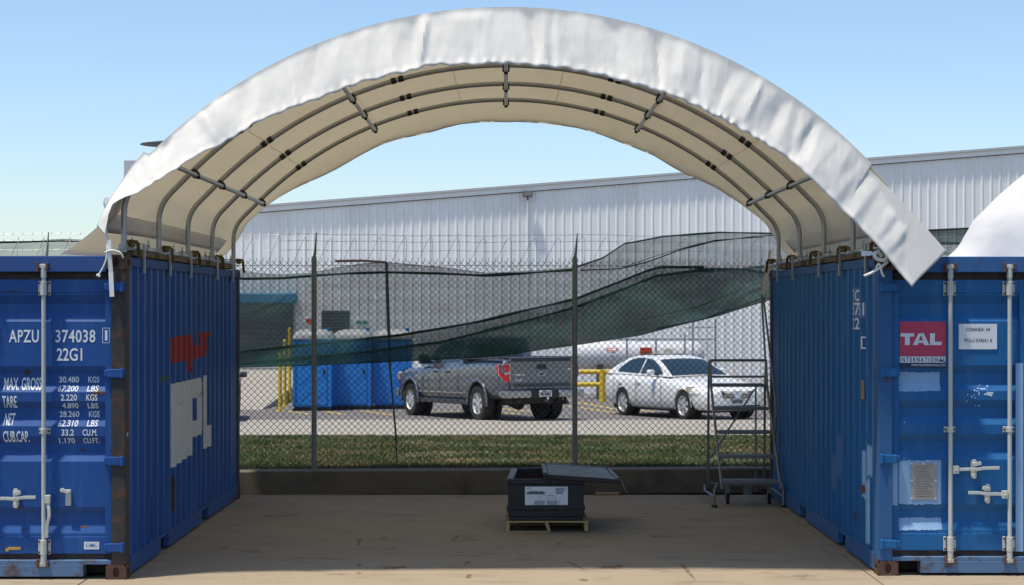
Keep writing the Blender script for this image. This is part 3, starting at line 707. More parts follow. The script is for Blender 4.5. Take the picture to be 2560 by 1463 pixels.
# right door: red sign, white sign, light paint patches, data plate, scuffs
yF = DYF + .008
sticker(dR, 'company_sign', mSignRed, RX(2253), RX(2368), RZ(888), RZ(800), yF - .004, .003)
sticker(dR, 'sign_strip', mSignWhite, RX(2253), RX(2368), RZ(904), RZ(888.3), yF - .004, .003)
sticker(dR, 'sign_foot', mNavy, RX(2253), RX(2368), RZ(916), RZ(904.3), yF - .004, .003)
def RT(s, x0, x1, y0, y1, sp=1.0): return text_polys(s, RX(x0), RZ(y1), RX(x1), RZ(y0), 0, sp)
def flat(polys, y, name, mat, parent):
    mb = MB()
    for q in polys: mb.poly([(u, y, v) for u, v in q])
    return mb.build(name, mat, parent, recalc=False)
def block(strokes):              # heavy letters given as polygons in sign pixels
    return [[(RX(a), RZ(b)) for a, b in st] for st in strokes]
TAL = block([[(2255, 829.6), (2289, 829.6), (2289, 838), (2255, 838)], [(2266, 838), (2278, 838), (2278, 859.5), (2266, 859.5)],
             [(2300, 829.6), (2306, 829.6), (2298, 859.5), (2286, 859.5)], [(2306, 829.6), (2313, 829.6), (2327, 859.5), (2314, 859.5)], [(2300, 848), (2312, 848), (2315, 854), (2298, 854)], [(2303, 829.6), (2310, 829.6), (2309, 837), (2304, 837)],
             [(2329, 829.6), (2341, 829.6), (2341, 859.5), (2329, 859.5)], [(2341, 851), (2358, 851), (2358, 859.5), (2341, 859.5)]])
flat(TAL, yF - .0085, 'sign_letters', mSignWhite, dR)
flat(RT('INTERNATIONAL', 2254, 2367, 890.5, 902.5, 1.45), yF - .0085, 'sign_strip_letters', mInk, dR)
flat(RT('WWW.TALINTERNATIONAL.COM', 2282, 2367, 907.5, 912.5), yF - .0085, 'sign_foot_letters', mSignWhite, dR)
blot(dR, 'scrape', mNavy, RX(2357), RZ(899), .025, .010, 31, .0095)
sticker(dR, 'paper_sign', mSignWhite, RX(2401), RX(2497), RZ(870), RZ(806), yF - .004, .003)
flat(RT('CONNEX: 34', 2419, 2479, 815.5, 824) + RT('TCLU 574251 0', 2414, 2484, 843.5, 852), yF - .0085, 'paper_letters', mInk, dR)
def ragged(x0, x1, z0, z1, seed, amt=.006):
    r_ = random.Random(seed); N = 14; out = []
    for i in range(N):
        a, b = lerp(x0, x1, i / N), lerp(x0, x1, (i + 1) / N)
        out.append([(a, z0 + r_.uniform(-amt, amt)), (b, z0 + r_.uniform(-amt, amt)), (b, z1 + r_.uniform(-amt, amt)), (a, z1 + r_.uniform(-amt, amt))])
    return out
on_door(ragged(RX(2249), RX(2356), RZ(976), RZ(928), 1), 'paint_patch', mPatch, dR)
on_door(ragged(RX(2251), RX(2357), RZ(1262), RZ(1151), 2), 'paint_patch', mPatch, dR)
on_door(ragged(RX(2252), RX(2360), RZ(1327), RZ(1297), 3), 'paint_patch', mPatch, dR)
flat(ragged(RX(2224.5), RX(2247), RZ(1264), RZ(1153), 4, .004), DYF - .0065, 'paint_patch', mPatch, dR)
flat(ragged(RX(2543), RX(2562), RZ(1380), RZ(905), 9, .004), DYF - .0065, 'paint_patch', mPatch, dR)
sticker(dR, 'data_plate', mPlate, RX(2281), RX(2345), RZ(1249), RZ(1157), yF - .004, .004)
pb = MB()
for a, b in ((2283, 1159), (2343, 1159), (2283, 1247), (2343, 1247), (2283, 1202), (2343, 1202), (2312, 1159)): pb.tube([(RX(a), yF - .007, RZ(b)), (RX(a), yF - .013, RZ(b))], .007, 8)
pb.build('plate_rivets', mSignWhite, dR)
pr = MB(); r_ = random.Random(5)
for i in range(13):
    z = RZ(1166 + i * 6.2); pr.box(RX(2288 + r_.random() * 6), RX(2338 - r_.random() * 16), yF - .0095, yF - .0085, z - .003, z + .002)
pr.build('plate_print', M('plate_ink', (0.20, 0.185, 0.17), .7), dR)
blot(dR, 'scrape', mScuff, RX(2477), RZ(983), .045, .022, 11); blot(dR, 'scrape', mScuff, RX(2463), RZ(970), .03, .006, 12); blot(dR, 'scrape', mScuff, RX(2452), RZ(982), .006, .02, 13)
for i in range(14):
    r_ = random.Random(40 + i); blot(dR, 'scrape', mScuff, RX(2420 + r_.random() * 56), RZ(960 + r_.random() * 60), .004 + .006 * r_.random(), .003 + .008 * r_.random(), 50 + i)
blot(dR, 'scrape', mScuff, RX(2266), RZ(1055), .006, .006, 61)

# ---- marks on the corrugated side sheets
def on_side(cont, polys, name, mat, right, lift=.0025):
    X = CW if right else 0.0; s_ = -1 if right else 1
    mb = drape(polys, 0, SB, lambda u, v: (X + s_ * (side_d(u) - lift), u, v))
    return mb.build(name, mat, cont, recalc=False)
o_ = 14.1
def sideL(strokes): return [[(a - o_, b) for a, b in st] for st in strokes]
WH = [[(16.14, .70), (17.02, .74), (17.02, 1.47), (16.17, 1.47)],                                       # A, a solid wedge here
      [(17.02, .74), (17.25, .74), (17.25, 1.47), (17.02, 1.47)], [(17.25, 1.28), (17.62, 1.28), (17.74, 1.36), (17.62, 1.47), (17.25, 1.47)], [(17.25, .90), (17.62, .90), (17.74, .98), (17.74, 1.06), (17.25, 1.06)], [(17.56, 1.06), (17.78, 1.06), (17.78, 1.40), (17.56, 1.28)],
      [(17.86, .74), (18.08, .74), (18.08, 1.48), (17.86, 1.48)], [(18.08, .74), (18.36, .74), (18.36, .96), (18.08, .96)], [(18.34, .62), (18.37, .62), (18.37, .74), (18.34, .74)]]
on_side(contL, sideL(WH), 'lettering', mLogoWhite, True)
RD = [[(16.02, 1.88), (16.16, 1.88), (16.20, 1.78), (16.16, 1.78)], [(16.16, 1.66), (17.00, 1.66), (17.00, 1.91), (16.16, 1.89)], [(17.00, 1.54), (17.22, 1.58), (17.22, 1.80), (17.00, 1.93)], [(17.22, 1.66), (17.9, 1.68), (17.98, 1.78), (17.22, 1.80)],
      [(17.32, 1.80), (17.55, 1.80), (17.55, 1.92), (17.38, 1.92)], [(17.60, 1.80), (17.78, 1.80), (17.78, 1.92), (17.60, 1.92)], [(17.82, 1.78), (17.98, 1.78), (18.25, 1.92), (17.82, 1.92)], [(17.05, 1.58), (17.15, 1.58), (17.11, 1.50)]]
on_side(contL, sideL(RD), 'emblem', mLogoRed, True)
on_side(contL, rect(1.5, 1.5, 1.9, 1.56), 'paint_patch', M('patch_green', (0.03, 0.10, 0.13), .6), True)
for i, (a, z0, z1) in enumerate(((2.02, .30, .62), (2.5, .22, .5), (1.05, .2, .55), (.55, .25, .38))): on_side(contL, ragged(a, a + .12, z0, z1, 70 + i, .03), 'scrape', mRustPost, True)
MB().box(CW - .003, CW + .0005, 0.05, 0.075, LZ(1093), LZ(1083)).build('white_tag', mSignWhite, contL)
def cut(polys, y0, y1): return polys
def rs(s, ya, yb, z0, z1): return text_polys(s, ya, z0, yb, z1)
# the right side sheet is read from inside the bay, so writing runs towards the viewer (mirror in y)
def mirror(polys, c): return [[(2 * c - u, v) for u, v in p][::-1] for p in polys]
def RSZ(py, Y): return CZ - (py - HY) * Y / F
c0 = .9
TX = []
ysT = .215 + 3 * PER + .07                # the first letter sits on an outer flat, each further one a quarter wave nearer
for word, pa, pb in (('TCLU', 724, 753), ('574251', 757, 789), ('22G1', 795, 824)):
    for i_, ch_ in enumerate(word):
        ye = ysT - i_ * PER / 4; ya_ = ye - .066
        TX += [[(ya_ + ye - u, v) for u, v in p_][::-1] for p_ in text_polys(ch_, ya_ + .006 + (.02 if ch_ == '1' else 0), RSZ(pb, 15.2), ye - .004 - (.02 if ch_ == '1' else 0), RSZ(pa, 15.2))]
on_side(contR, TX, 'lettering', mWhitePaint, False, .004)
on_side(contR, ragged(.84, 1.18, RSZ(757, 15.3), RSZ(718, 15.3), 81) + ragged(.60, 1.18, RSZ(795, 15.2), RSZ(757, 15.2), 82), 'paint_patch', M('patch_mark', (0.07, 0.19, 0.40), .6), False)
bz0, bz1 = RSZ(873, 14.95), RSZ(842, 14.95); on_side(contR, rect(.745, bz0, .762, bz1) + rect(.705, bz0, .745, bz0 + .012) + rect(.705, bz1 - .012, .745, bz1), 'lettering', mWhitePaint, False, .004)
MB().box(-.004, .006, .60, .67, RSZ(998, 14.95), RSZ(950, 14.95)).build('vent_slot', mLumber, contR); MB().box(-.002, .012, .67, .69, RSZ(1000, 14.95), RSZ(949, 14.95)).build('vent_slot', mInk, contR)
for i, (a, w_, za, zb) in enumerate(((.40, .11, .76, 1.02), (.63, .12, .55, .95), (.46, .1, .19, .73), (1.75, .12, .60, 1.0), (2.05, .09, .48, .8), (3.3, .15, .62, .9), (.20, .09, .80, 1.7))):
    on_side(contR, ragged(a, a + w_, za, zb, 90 + i, .02), 'paint_patch', mPatchSide if i < 3 else M('patch_dull', (0.06, 0.17, 0.36), .6), False)
blot_s = [(.63, .62), (.70, .60), (1.02, .33)]
for i, (a, z) in enumerate(blot_s): on_side(contR, [[(a, z), (a + .05, z - .02), (a + .07, z + .04), (a + .02, z + .07)]], 'rust_blot', mBoltRust, False, .0045)
# ================================================================== CANOPY
RIBY = [14.35 + 1.44 * i for i in range(5)]
def rib_profile():
    pts = [(-3.1, 2.655), (-3.1, 2.80), (-3.1, 2.94)]
    Rb = .35; c = (-3.1 + Rb, 2.94)
    for i in range(1, 8):
        a = math.pi - R(45) * i / 7; pts.append((c[0] + Rb * math.cos(a), c[1] + Rb * math.sin(a)))
    a0 = math.asin(2.8 / 4.0); x = -2.8
    N = 46
    for i in range(N + 1):
        a = -a0 + 2 * a0 * i / N; pts.append((4.0 * math.sin(a), 0.53 + 4.0 * math.cos(a)))
    left = pts[:10]
    return pts + [(-q[0], q[1]) for q in left[::-1]]
RP = rib_profile()
def resample(pts, n):
    d = [0]
    for a, b in zip(pts, pts[1:]): d.append(d[-1] + math.dist(a, b))
    out = []; k = 0
    for i in range(n):
        s_ = d[-1] * i / (n - 1)
        while k < len(d) - 2 and d[k + 1] < s_: k += 1
        t = (s_ - d[k]) / max(1e-9, d[k + 1] - d[k]); out.append(tuple(lerp(pts[k][j], pts[k + 1][j], t) for j in range(len(pts[0]))))
    return out, d[-1]
NC = 170
PR, PLEN = resample([(-3.1, 2.60)] + RP[1:-1] + [(3.1, 2.60)], NC)
NRM = []
for i in range(NC):
    a, b = PR[max(0, i - 1)], PR[min(NC - 1, i + 1)]; t = Vector((b[0] - a[0], 0, b[1] - a[1])).normalized(); NRM.append(Vector((-t.z, 0, t.x)))
def cover_pt(i, Y, extra=0.0):
    x, z = PR[i]; n_ = NRM[i]; off = .036 + extra
    q = Vector((x, Y, z)) + n_ * off
    sg = 1 if x > 0 else -1
    low = max(0.0, min(1.0, (3.05 - z) / .45))
    q.x += sg * .09 * low
    # slack between the ribs and small random wrinkles
    fr = ((Y - RIBY[0]) / 1.44) % 1.0 if RIBY[0] <= Y <= RIBY[-1] else 0.0
    q -= n_ * (.022 * math.sin(math.pi * fr) ** 2 * (1 - low))
    q += n_ * (noise.noise(Vector((i * .16, Y * 1.1, 2.0))) * .014 + noise.noise(Vector((i * .45, Y * 3.2, 7.0))) * .006) * (.4 + math.sin(math.pi * fr))
    # loose skirt that flares at the front corners; rear flare added to block stray sun
    wf = max(smooth01((15.9 - Y) / 1.6), smooth01((Y - 19.2) / 1.0))
    if wf > 0 and z < 3.12:
        ex = (3.12 - z); q.x += sg * wf * (ex * ex * 1.2 + .05 * math.sin(ex * 9 + Y * 2) * ex)
    q.z = max(q.z, 2.603)
    return q
YF, YB = 14.22, 20.28
def make_canopy(name, label, dx, front_detail=True):
    t = thing(name, label, 'canopy', (dx, 17.2, 2.6), 0, 'white arched canopies on containers')
    D = Vector((dx, 0, 0))
    rows = []
    for k in range(61):
        Y = lerp(YF, YB, k / 60); rows.append([cover_pt(i, Y) + D for i in range(NC)])
    # rear fringe turned in below the last rib, stretched out to shade the wall
    for k in range(1, 9):
        r_ = k / 8; row = []
        for i in range(NC):
            q = cover_pt(i, YB); dr = (.19 + .05 * noise.noise(Vector((i * .07, 1.1, 4)))) * r_
            eb = smooth01((3.1 - abs(PR[i][0])) / 1.1); q = q - NRM[i] * dr * (.25 + .75 * eb); q.y = YB + (.30 + .40 * eb) * (1 - (1 - r_) ** 2) + .03 * noise.noise(Vector((i * .3, r_ * 2, 0)))
            row.append(q + D)
        rows.append(row)
    o = MB().grid(rows).build('cover', mFabric, t, smooth='all', solid=.003, world=True, recalc=False)
    # sewn seams across the cover
    sm = MB()
    for i in (31, 52, 73, 96, 118, 138):
        for e in (0,):
            top = [cover_pt(i, lerp(YF + .05, YB, k / 40), -.004) + D for k in range(41)]; bot = [cover_pt(i + 1, lerp(YF + .05, YB, k / 40), -.004) + D for k in range(41)]
            sm.grid([[lerp(a, b, .38) for a, b in zip(top, bot)], [lerp(a, b, .62) for a, b in zip(top, bot)]])
    if front_detail: sm.build('seam', mFabricIn, o, smooth='all', world=True, recalc=False)
    # ribs, purlins, sleeves, clamps
    for n_, Y in enumerate(RIBY):
        rb = MB().tube([Vector((x, Y, z)) + D for x, z in RP], .0245, 10).build('rib', mGalv, t, smooth=True, world=True)
        if not front_detail: continue
        for sg in (-1, 1):
            MB().tube([Vector((sg * 3.1, Y, 2.62)) + D, Vector((sg * 3.1, Y, 2.80)) + D], .0225, 10).build('leg_stub', mGalv, rb, smooth=True, world=True)
        for X in (-2.33, -1.06, 1.06, 2.33):
            a = math.asin(X / 4.0); c = Vector((X, Y, .53 + 4.0 * math.cos(a))); tg = Vector((math.cos(a), 0, -math.sin(a)))
            s1 = MB()
            for k0, k1 in ((-.062, -.012), (.012, .062)): s1.tube([c + tg * k0 + D, c + tg * k1 + D], .031, 10)
            s1.build('sleeve', mBlack, rb, smooth=True, world=True)
    if not front_detail: return t
    for X, zz in ((-2.80, 3.385), (-1.51, None), (0, None), (1.51, None), (2.80, 3.385)):
        a = math.asin(X / 4.0); nv = Vector((math.sin(a), 0, math.cos(a))); c = Vector((X, 0, .53 + 4.0 * math.cos(a))) - nv * .052
        MB().tube([c + Vector((0, 14.27, 0)), c + Vector((0, RIBY[-1] + .05, 0))], .0205, 10).build('purlin', mGalv, t, smooth=True, world=True)
        for Y in RIBY:
            tg = Vector((math.cos(a), 0, -math.sin(a))); cc = Vector((X, Y, .53 + 4.0 * math.cos(a)))
            mt = Matrix((tg, Vector((0, 1, 0)), nv)).transposed()
            m2 = MB().obox(cc - nv * .028, .072, .058, .078, mt); m2.obox(cc - nv * .078, .04, .044, .026, mt)
            m2.build('clamp', mBlack, t, bev=.012, world=True)
    # pocket band sewn along both skirts, base rails, brackets, hooks
    for sg in (-1, 1):
        idx = sorted([i for i in range(NC) if PR[i][0] * sg > 3.0 and 2.785 < PR[i][1] < 2.95], key=lambda i: PR[i][1])
        rows = [[cover_pt(i, lerp(14.45, 20.15, k / 60), -.012) for k in range(61)] for i in idx]
        MB().grid(rows).build('pocket_band', mBand, t, smooth='all', solid=.004, world=True, recalc=False)
        MB().tube([(sg * 3.11, 14.30 if sg < 0 else 14.42, 2.665), (sg * 3.11, 20.12, 2.665)], .026, 10).build('base_rail', mGalv, t, smooth=True, world=True)
        for k, (a, b) in enumerate(((14.5, 15.35), (15.55, 16.9), (17.1, 17.95), (18.25, 18.8), (19.0, 19.9))):
            MB().box(min(sg * 3.045, sg * 3.165), max(sg * 3.045, sg * 3.165), a, b, 2.595, 2.637).build('timber_packer', mPacker, t, bev=.003, world=True)
        for Y in RIBY[1:-1] + [RIBY[0] + .06, RIBY[-1] - .04]:
            MB().box(sg * 3.1 - .06, sg * 3.1 + .06, Y - .06, Y + .06, 2.6385, 2.648).build('foot_plate', mGalv, t, world=True)
        bx = 3.03 if sg < 0 else 3.01
        for Y in (14.75, 15.9, 16.95, 18.5, 19.55):
            b = MB().box(min(sg * (bx - .004), sg * (bx - .020)), max(sg * (bx - .004), sg * (bx - .020)), Y - .018, Y + .018, 2.46, 2.70)
            b.box(min(sg * (bx - .004), sg * (bx + .11)), max(sg * (bx - .004), sg * (bx + .11)), Y - .018, Y + .018, 2.693, 2.702); b.box(min(sg * (bx - .02), sg * (bx + .012)), max(sg * (bx - .02), sg * (bx + .012)), Y - .018, Y + .018, 2.455, 2.4605)
            b.build('bracket', mGalv, t, world=True)
        for Y in (14.55, 15.2, 16.35, 16.8, 17.6, 18.1, 18.35, 19.1, 19.75):
            b = MB().tube([(sg * 3.075, Y, 2.65), (sg * 3.075, Y, 2.745)], .006, 6); b.tube([(sg * 3.075, Y, 2.690), (sg * 3.075, Y, 2.702)], .017, 6); b.beam((sg * 3.075, Y - .05, 2.705), (sg * 3.075, Y + .05, 2.705), .012, .008)
            b.build('bolt', mGalvDull, t, world=True)
        for k, Y in enumerate(RIBY):
            x = sg * (bx + .015); yy = Y + .10
            h = MB(); pth = [(x + sg * .06, yy - .09, 2.675), (x + sg * .03, yy - .05, 2.712), (x - sg * .035, yy, 2.705), (x - sg * .04, yy + .03, 2.62), (x - sg * .042, yy + .045, 2.565)]
            for a, b in zip(pth, pth[1:]): h.beam(a, b, .030, .012, (0, 1, 0.3))
            h.tube([(x + sg * .02, yy - .06, 2.682), (x - sg * .01, yy - .02, 2.682)], .02, 10)
            h.build('ratchet_hook', mHook, t, bev=.004, world=True)
    return t
can = make_canopy('canopy_shelter', 'white arched fabric canopy spanning between the two blue containers', 0.0)
make_canopy('canopy_shelter', 'second white canopy showing its edge behind the right container', 8.45, False)

# front flap: hangs from the first rib, loose and creased (pairs: upper edge, lower edge in photo pixels)
FP = [((243, 566), (262, 588)), ((256, 535), (268, 560)), ((268, 512), (273, 538)), ((287, 480), (287, 513)), ((310, 445), (318, 494)), ((330, 415), (349, 483)), ((365, 375), (382, 462)), ((402, 340), (415, 440)), ((470, 283), (496, 391)), ((560, 218), (583, 345)),
      ((640, 176), (655, 303)), ((700, 147), (703, 281)), ((760, 122), (763, 260)), ((850, 94), (856, 224)), ((905, 78), (908, 206)), ((1005, 55), (1006, 185)), ((1075, 43), (1075, 163)), ((1190, 32), (1190, 164)), ((1265, 30), (1265, 159)),
      ((1344, 33), (1344, 167)), ((1414, 41), (1413, 169)), ((1480, 54), (1477, 183)), ((1550, 70), (1546, 202)), ((1640, 96), (1633, 225)), ((1700, 117), (1690, 245)), ((1765, 144), (1748, 271)), ((1850, 185), (1817, 305)), ((1935, 236), (1896, 350)),
      ((2015, 292), (1974, 397)), ((2060, 330), (2013, 438)), ((2130, 388), (2072, 494)), ((2190, 440), (2125, 546)), ((2265, 520), (2190, 612)), ((2310, 572), (2234, 664)), ((2358, 630), (2279, 718))]
flat4, _ = resample([a + b for a, b in FP], 420)
acc = 0; rows = []; NRW = 20; rnd = random.Random(11)
folds = []
s_ = .01
while s_ < 1.0:
    folds.append((s_, rnd.uniform(.006, .022), rnd.choice((-1, 1, 1)) * rnd.uniform(.014, .045), rnd.uniform(-.014, .014), rnd.random(), rnd.uniform(.4, 1.6))); s_ += rnd.uniform(.012, .036)
def fold_h(s, r):
    # creases: straight ridges fanning from the upper or lower edge, flat cloth between them
    h = .016 * noise.noise(Vector((s * 22, r * .9, 3.0))) * min(1, r * 2.5)
    for c, w, a, ln, kind, asym in folds:
        d = s - c - ln * r
        ww = w * (1 if d < 0 else asym) * (.5 + .8 * (r if kind < .6 else 1 - .6 * r))
        if abs(d) < ww:
            env = r ** .7 if kind < .4 else (math.sin(math.pi * min(1, r * 1.05)) ** .7 if kind < .8 else (1 - r) * min(1, r * 5))
            h += a * (1 - abs(d) / ww) * env
    return h
for k in range(-2, NRW + 1):
    row = []
    for j, (tx, ty, bx_, by_) in enumerate(flat4):
        s = j / (len(flat4) - 1); T = P(tx, ty, 14.2); B = P(bx_, by_, 14.05)
        if abs(T.x) < 2.9:
            v = Vector((T.x, 0, T.z - .53)); v = v.normalized() * 4.052; T.x, T.z = v.x, v.z + .53
        outn = Vector((T.x, 0, T.z - .53)).normalized()
        if k < 0:
            e = 1 if s < .93 else 0.0
            q = Vector((T.x, 14.2 + .16 * (-k) * e, T.z)) + outn * .004 * e
        else:
            r = k / NRW; q = lerp(T, B, r); q.y = 14.2 - .15 * r
            amp = smooth01(s / .06) * .8 + .2
            h = fold_h(s, r) * amp * (.72 + .45 * max(0, .45 - s)) + (.004 if r > .91 else 0) + .005 * noise.noise(Vector((s * 70, r * 3.5, 1))) * r + .002 * noise.noise(Vector((s * 170, r * 6, 4)))
            q.y -= h; q += outn * (h * .25)
            if r > .85:
                pk = (r - .85) / .15 * smooth01(3 - abs(s - .45) * 7)
                q.y -= pk * .014 * math.sin(s * 560 + 6 * noise.noise(Vector((s * 25, 0, 9)))) * (.4 + abs(noise.noise(Vector((s * 14, 2, 2)))) * 2)
                q.z += pk * .008 * math.sin(s * 300 + 5 * noise.noise(Vector((s * 20, 3, 9))))
            q.y = min(q.y, 14.19)
            if s > .9: q.y = min(q.y, 14.19 - .10 * (s - .9) / .1)
        row.append(q)
    rows.append(row)
MB().grid(rows).build('front_flap', mFlap, can, smooth=True, angle=30, solid=.003, world=True, recalc=False)

# ties
st = MB(); a = [P(273, 600, 14.06), P(274, 640, 14.05), P(277, 680, 14.055), P(280, 742, 14.045)]
for q, w in zip(zip(a, a[1:]), (0.028, .034, .036)): st.beam(q[0], q[1], w, .004, (0, 1, 0))
st.build('tie_strap', mStrap, can, world=True)
def rope(pts, r=.006, y=None):
    mb = MB(); pp = []
    for i in range(len(pts) - 1):
        for k in range(5):
            t = k / 5; p0, p1, p2, p3 = pts[max(i - 1, 0)], pts[i], pts[i + 1], pts[min(i + 2, len(pts) - 1)]
            pp.append(0.5 * ((2 * p1) + (p2 - p0) * t + (2 * p0 - 5 * p1 + 4 * p2 - p3) * t * t + (3 * p1 - p0 - 3 * p2 + p3) * t ** 3))
    pp.append(pts[-1]); mb.tube(pp, r, 7); return mb
rope([P(267, 575, 14.16), P(268, 610, 14.07), P(266, 645, 14.05), P(258, 668, 14.05), P(246, 688, 14.05)], .0065).build('tie_rope', mStrap, can, smooth='all', world=True)
kn = MB(); kn.obox(P(246, 689, 14.05), .035, .02, .022, Matrix.Rotation(.5, 3, 'Y')); kn.build('rope_end', mStrap, can, bev=.008, world=True)
rope([P(262, 632, 14.06), P(280, 626, 14.04), P(300, 632, 14.04), P(308, 645, 14.05)], .008).build('tie_rope', mStrap, can, smooth='all', world=True)
Yr = 14.16
rope([P(2204, 640, Yr), P(2195, 630, Yr - .04), P(2186, 637, Yr - .06), P(2194, 648, Yr - .05), P(2212, 650, Yr - .05), P(2216, 640, Yr)], .016).build('tie_bow', mStrap, can, smooth='all', world=True)
sb2 = MB(); sb2.poly([P(2153, 627, Yr - .05), P(2178, 628, Yr - .05), P(2187, 634, Yr - .05), P(2176, 639, Yr - .06), P(2154, 640, Yr - .06)], (0, .006, 0)); sb2.build('tie_strap', mStrap, can, world=True)
rope([P(2219, 655, Yr), P(2206, 665, Yr - .05), P(2190, 676, Yr - .06), P(2175, 684, Yr - .07), P(2160, 690, Yr - .07)], .011).build('tie_rope', mStrap, can, smooth='all', world=True)
rope([P(2190, 672, Yr - .05), P(2196, 660, Yr - .07), P(2202, 668, Yr - .07), P(2204, 682, Yr - .06), P(2210, 692, Yr - .05)], .009).build('tie_rope', mStrap, can, smooth='all', world=True)
# slack strap hanging behind the right container's far corner
sp = [P(1925, 625, 20.45), P(1921, 662, 20.45), P(1915, 695, 20.45), P(1908, 735, 20.45)]
st = MB()
for q, w in zip(zip(sp, sp[1:]), (.03, .045, .05)): st.beam(q[0], q[1], w, .005, (0, 1, 0))
st.build('tie_strap', mBand, can, world=True)

# ================================================================== CHAIN LINK FENCE
def fy(x): return wall_y(x) + 0.18
FT = 2.715
fence = thing('chain_link_fence', 'tall galvanised chain link fence with barbed wire and coiled wire on top', 'fence', (0, 20.9, .25))
PX = [-8.5, (787 - HX) * 20.85 / F - 3.1, (787 - HX) * 20.85 / F, (1437 - HX) * 20.95 / F, (1437 - HX) * 20.95 / F + 3.1, 7.0, 10.1]
for x in PX:
    y = fy(x); pz = MB().tube([(x, y, .2), (x, y, FT + .0)], .031, 14); pz.tube([(x, y, FT - .01), (x, y, FT + .05)], [.035, .028], 14)
    po = pz.build('post', mPost, fence, smooth=True, world=True)
    MB().tube([(x, y, FT + .03), (x + .012, y + .0, FT + .10), (x + .03, y - .01, FT + .33)], [.020, .016, .006], 8).build('arm', mPost, po, smooth=True, world=True)
    for z in (.55, 1.0, 1.45, 1.9, 2.35):
        MB().tube([(x, y, z), (x, y, z + .006)], .034, 12).build('tie_wire', mWire, po, world=True)
# woven mesh of each bay: two families of wires, each crossing over and under
p = .0757
def diag(bm, x0, x1, sgn, mb):
    H0, H1 = .27, FT; n0 = int((x0 - (H1 - H0)) / p) - 1; n1 = int((x1 + (H1 - H0)) / p) + 1
    for k in range(n0, n1):
        xb = k * p + (0 if sgn > 0 else .0)
        a = (xb, H0); b = (xb + sgn * (H1 - H0), H1)
        t0, t1 = 0.0, 1.0; dx_ = b[0] - a[0]
        ta, tb = (x0 - a[0]) / dx_, (x1 - a[0]) / dx_
        if ta > tb: ta, tb = tb, ta
        t0, t1 = max(t0, ta), min(t1, tb)
        if t1 - t0 < .01: continue
        nseg = max(1, int((t1 - t0) * 9)); pts = []
        for i in range(nseg + 1):
            t = lerp(t0, t1, i / nseg); x = a[0] + dx_ * t; z = lerp(H0, H1, t)
            wob = .006 * noise.noise(Vector((x * 1.3, z * 1.3, 0))); pts.append((x + wob, fy(x) + .034 + sgn * .002 + .012 * noise.noise(Vector((x * .5, z * .8, 5))), z + .006 * noise.noise(Vector((x * 1.2, z * 1.2, 8)))))
        mb.tube(pts, .0029, 4, caps=False)
for xa, xb in zip(PX, PX[1:]):
    mb = MB(); diag(None, xa, xb, 1, mb); diag(None, xa, xb, -1, mb)
    k = math.ceil(xa / p)
    while k * p < xb:
        x = k * p + p / 2 * 0; y = fy(x) + .034; z = FT
        off = (FT - .27) % p
        xt = k * p + off
        mb.tube([(xt, fy(xt) + .034, FT), (xt + .003, fy(xt) + .034, FT + .022), (xt - .008, fy(xt) + .034, FT + .034)], .0027, 4, caps=False); k += 1
    mb.build('wire_mesh', mWire, fence, world=True, recalc=False)
    n_ = 24
    MB().tube([(lerp(xa, xb, i / n_), fy(lerp(xa, xb, i / n_)) + .04, FT - .055 + .004 * math.sin(i)) for i in range(n_ + 1)], .003, 5).build('tension_wire', mWire, fence, world=True)
# barbed strands
for h, sag in ((.315, .018), (.235, .012), (.125, .008)):
    mb = MB(); pts = []; bb = []
    x = PX[0]
    while x < PX[-1]:
        i = max(j for j in range(len(PX)) if PX[j] <= x + 1e-6); i = min(i, len(PX) - 2); t = (x - PX[i]) / (PX[i + 1] - PX[i])
        q = Vector((x + .02, fy(x) - .008, FT + h - sag * 4 * t * (1 - t) + .004 * math.sin(x * 7))); pts.append(q); x += .11
    mb.tube(pts, .0021, 5)
    for q in pts[::1]:
        mb.tube([q + Vector((-.008, -.016, -.012)), q + Vector((.008, .016, .014))], .0016, 4); mb.tube([q + Vector((.006, -.014, .013)), q + Vector((-.006, .014, -.012))], .0016, 4)
    mb.build('barbed_wire', mBarb, fence, world=True, recalc=False)
# coiled wire
mb = MB(); pts = []; x = PX[0]; ph = 0
while x < PX[-1]:
    pit = .30 + .09 * noise.noise(Vector((x * .8, 1, 1))); ph += .16; x += pit * .16 / 6.283
    rr = .20 + .03 * noise.noise(Vector((x * 1.7, 3, 3)))
    pts.append((x + .05 * math.sin(ph), fy(x) + .02 + .16 * math.cos(ph), FT + .075 + rr * math.sin(ph)))
mb.tube(pts, .0024, 5); mb.build('coiled_wire', mBarb, fence, smooth='all', world=True, recalc=False)

# leaning frame pole with its bent crossbar behind the fence
lp = thing('leaning_pole', 'thin dark leaning pole with bent crossbar behind the fence', 'pole', (0, 21.6, .2))
a, b = P(964, 660, 21.62), P(990, 1092, 26.5); b.z = GZ(b.y)
a, b = P(964, 660, 21.62), P(986, 1095, 21.9)
MB().beam(P(966, 657, 21.62), P(975, 918, 21.7), .028, .028).beam(P(975, 918, 21.7), P(990, 1091, 21.85) , .018, .018).beam(P(990, 1091, 21.85), (P(993, 1140, 21.9)[0], 21.9, GZ(21.9) - .02), .014, .014).build('upright', M('pole_rust', (.05, .042, .035), .7, kind='World'), lp, world=True)
MB().beam(P(838, 653, 21.62), P(905, 652, 21.62), .02, .03).beam(P(905, 652, 21.62), P(966, 656, 21.62), .02, .03).build('crossbar', M('crossbar_brown', (.14, .10, .075), .7, kind='World'), lp, world=True)

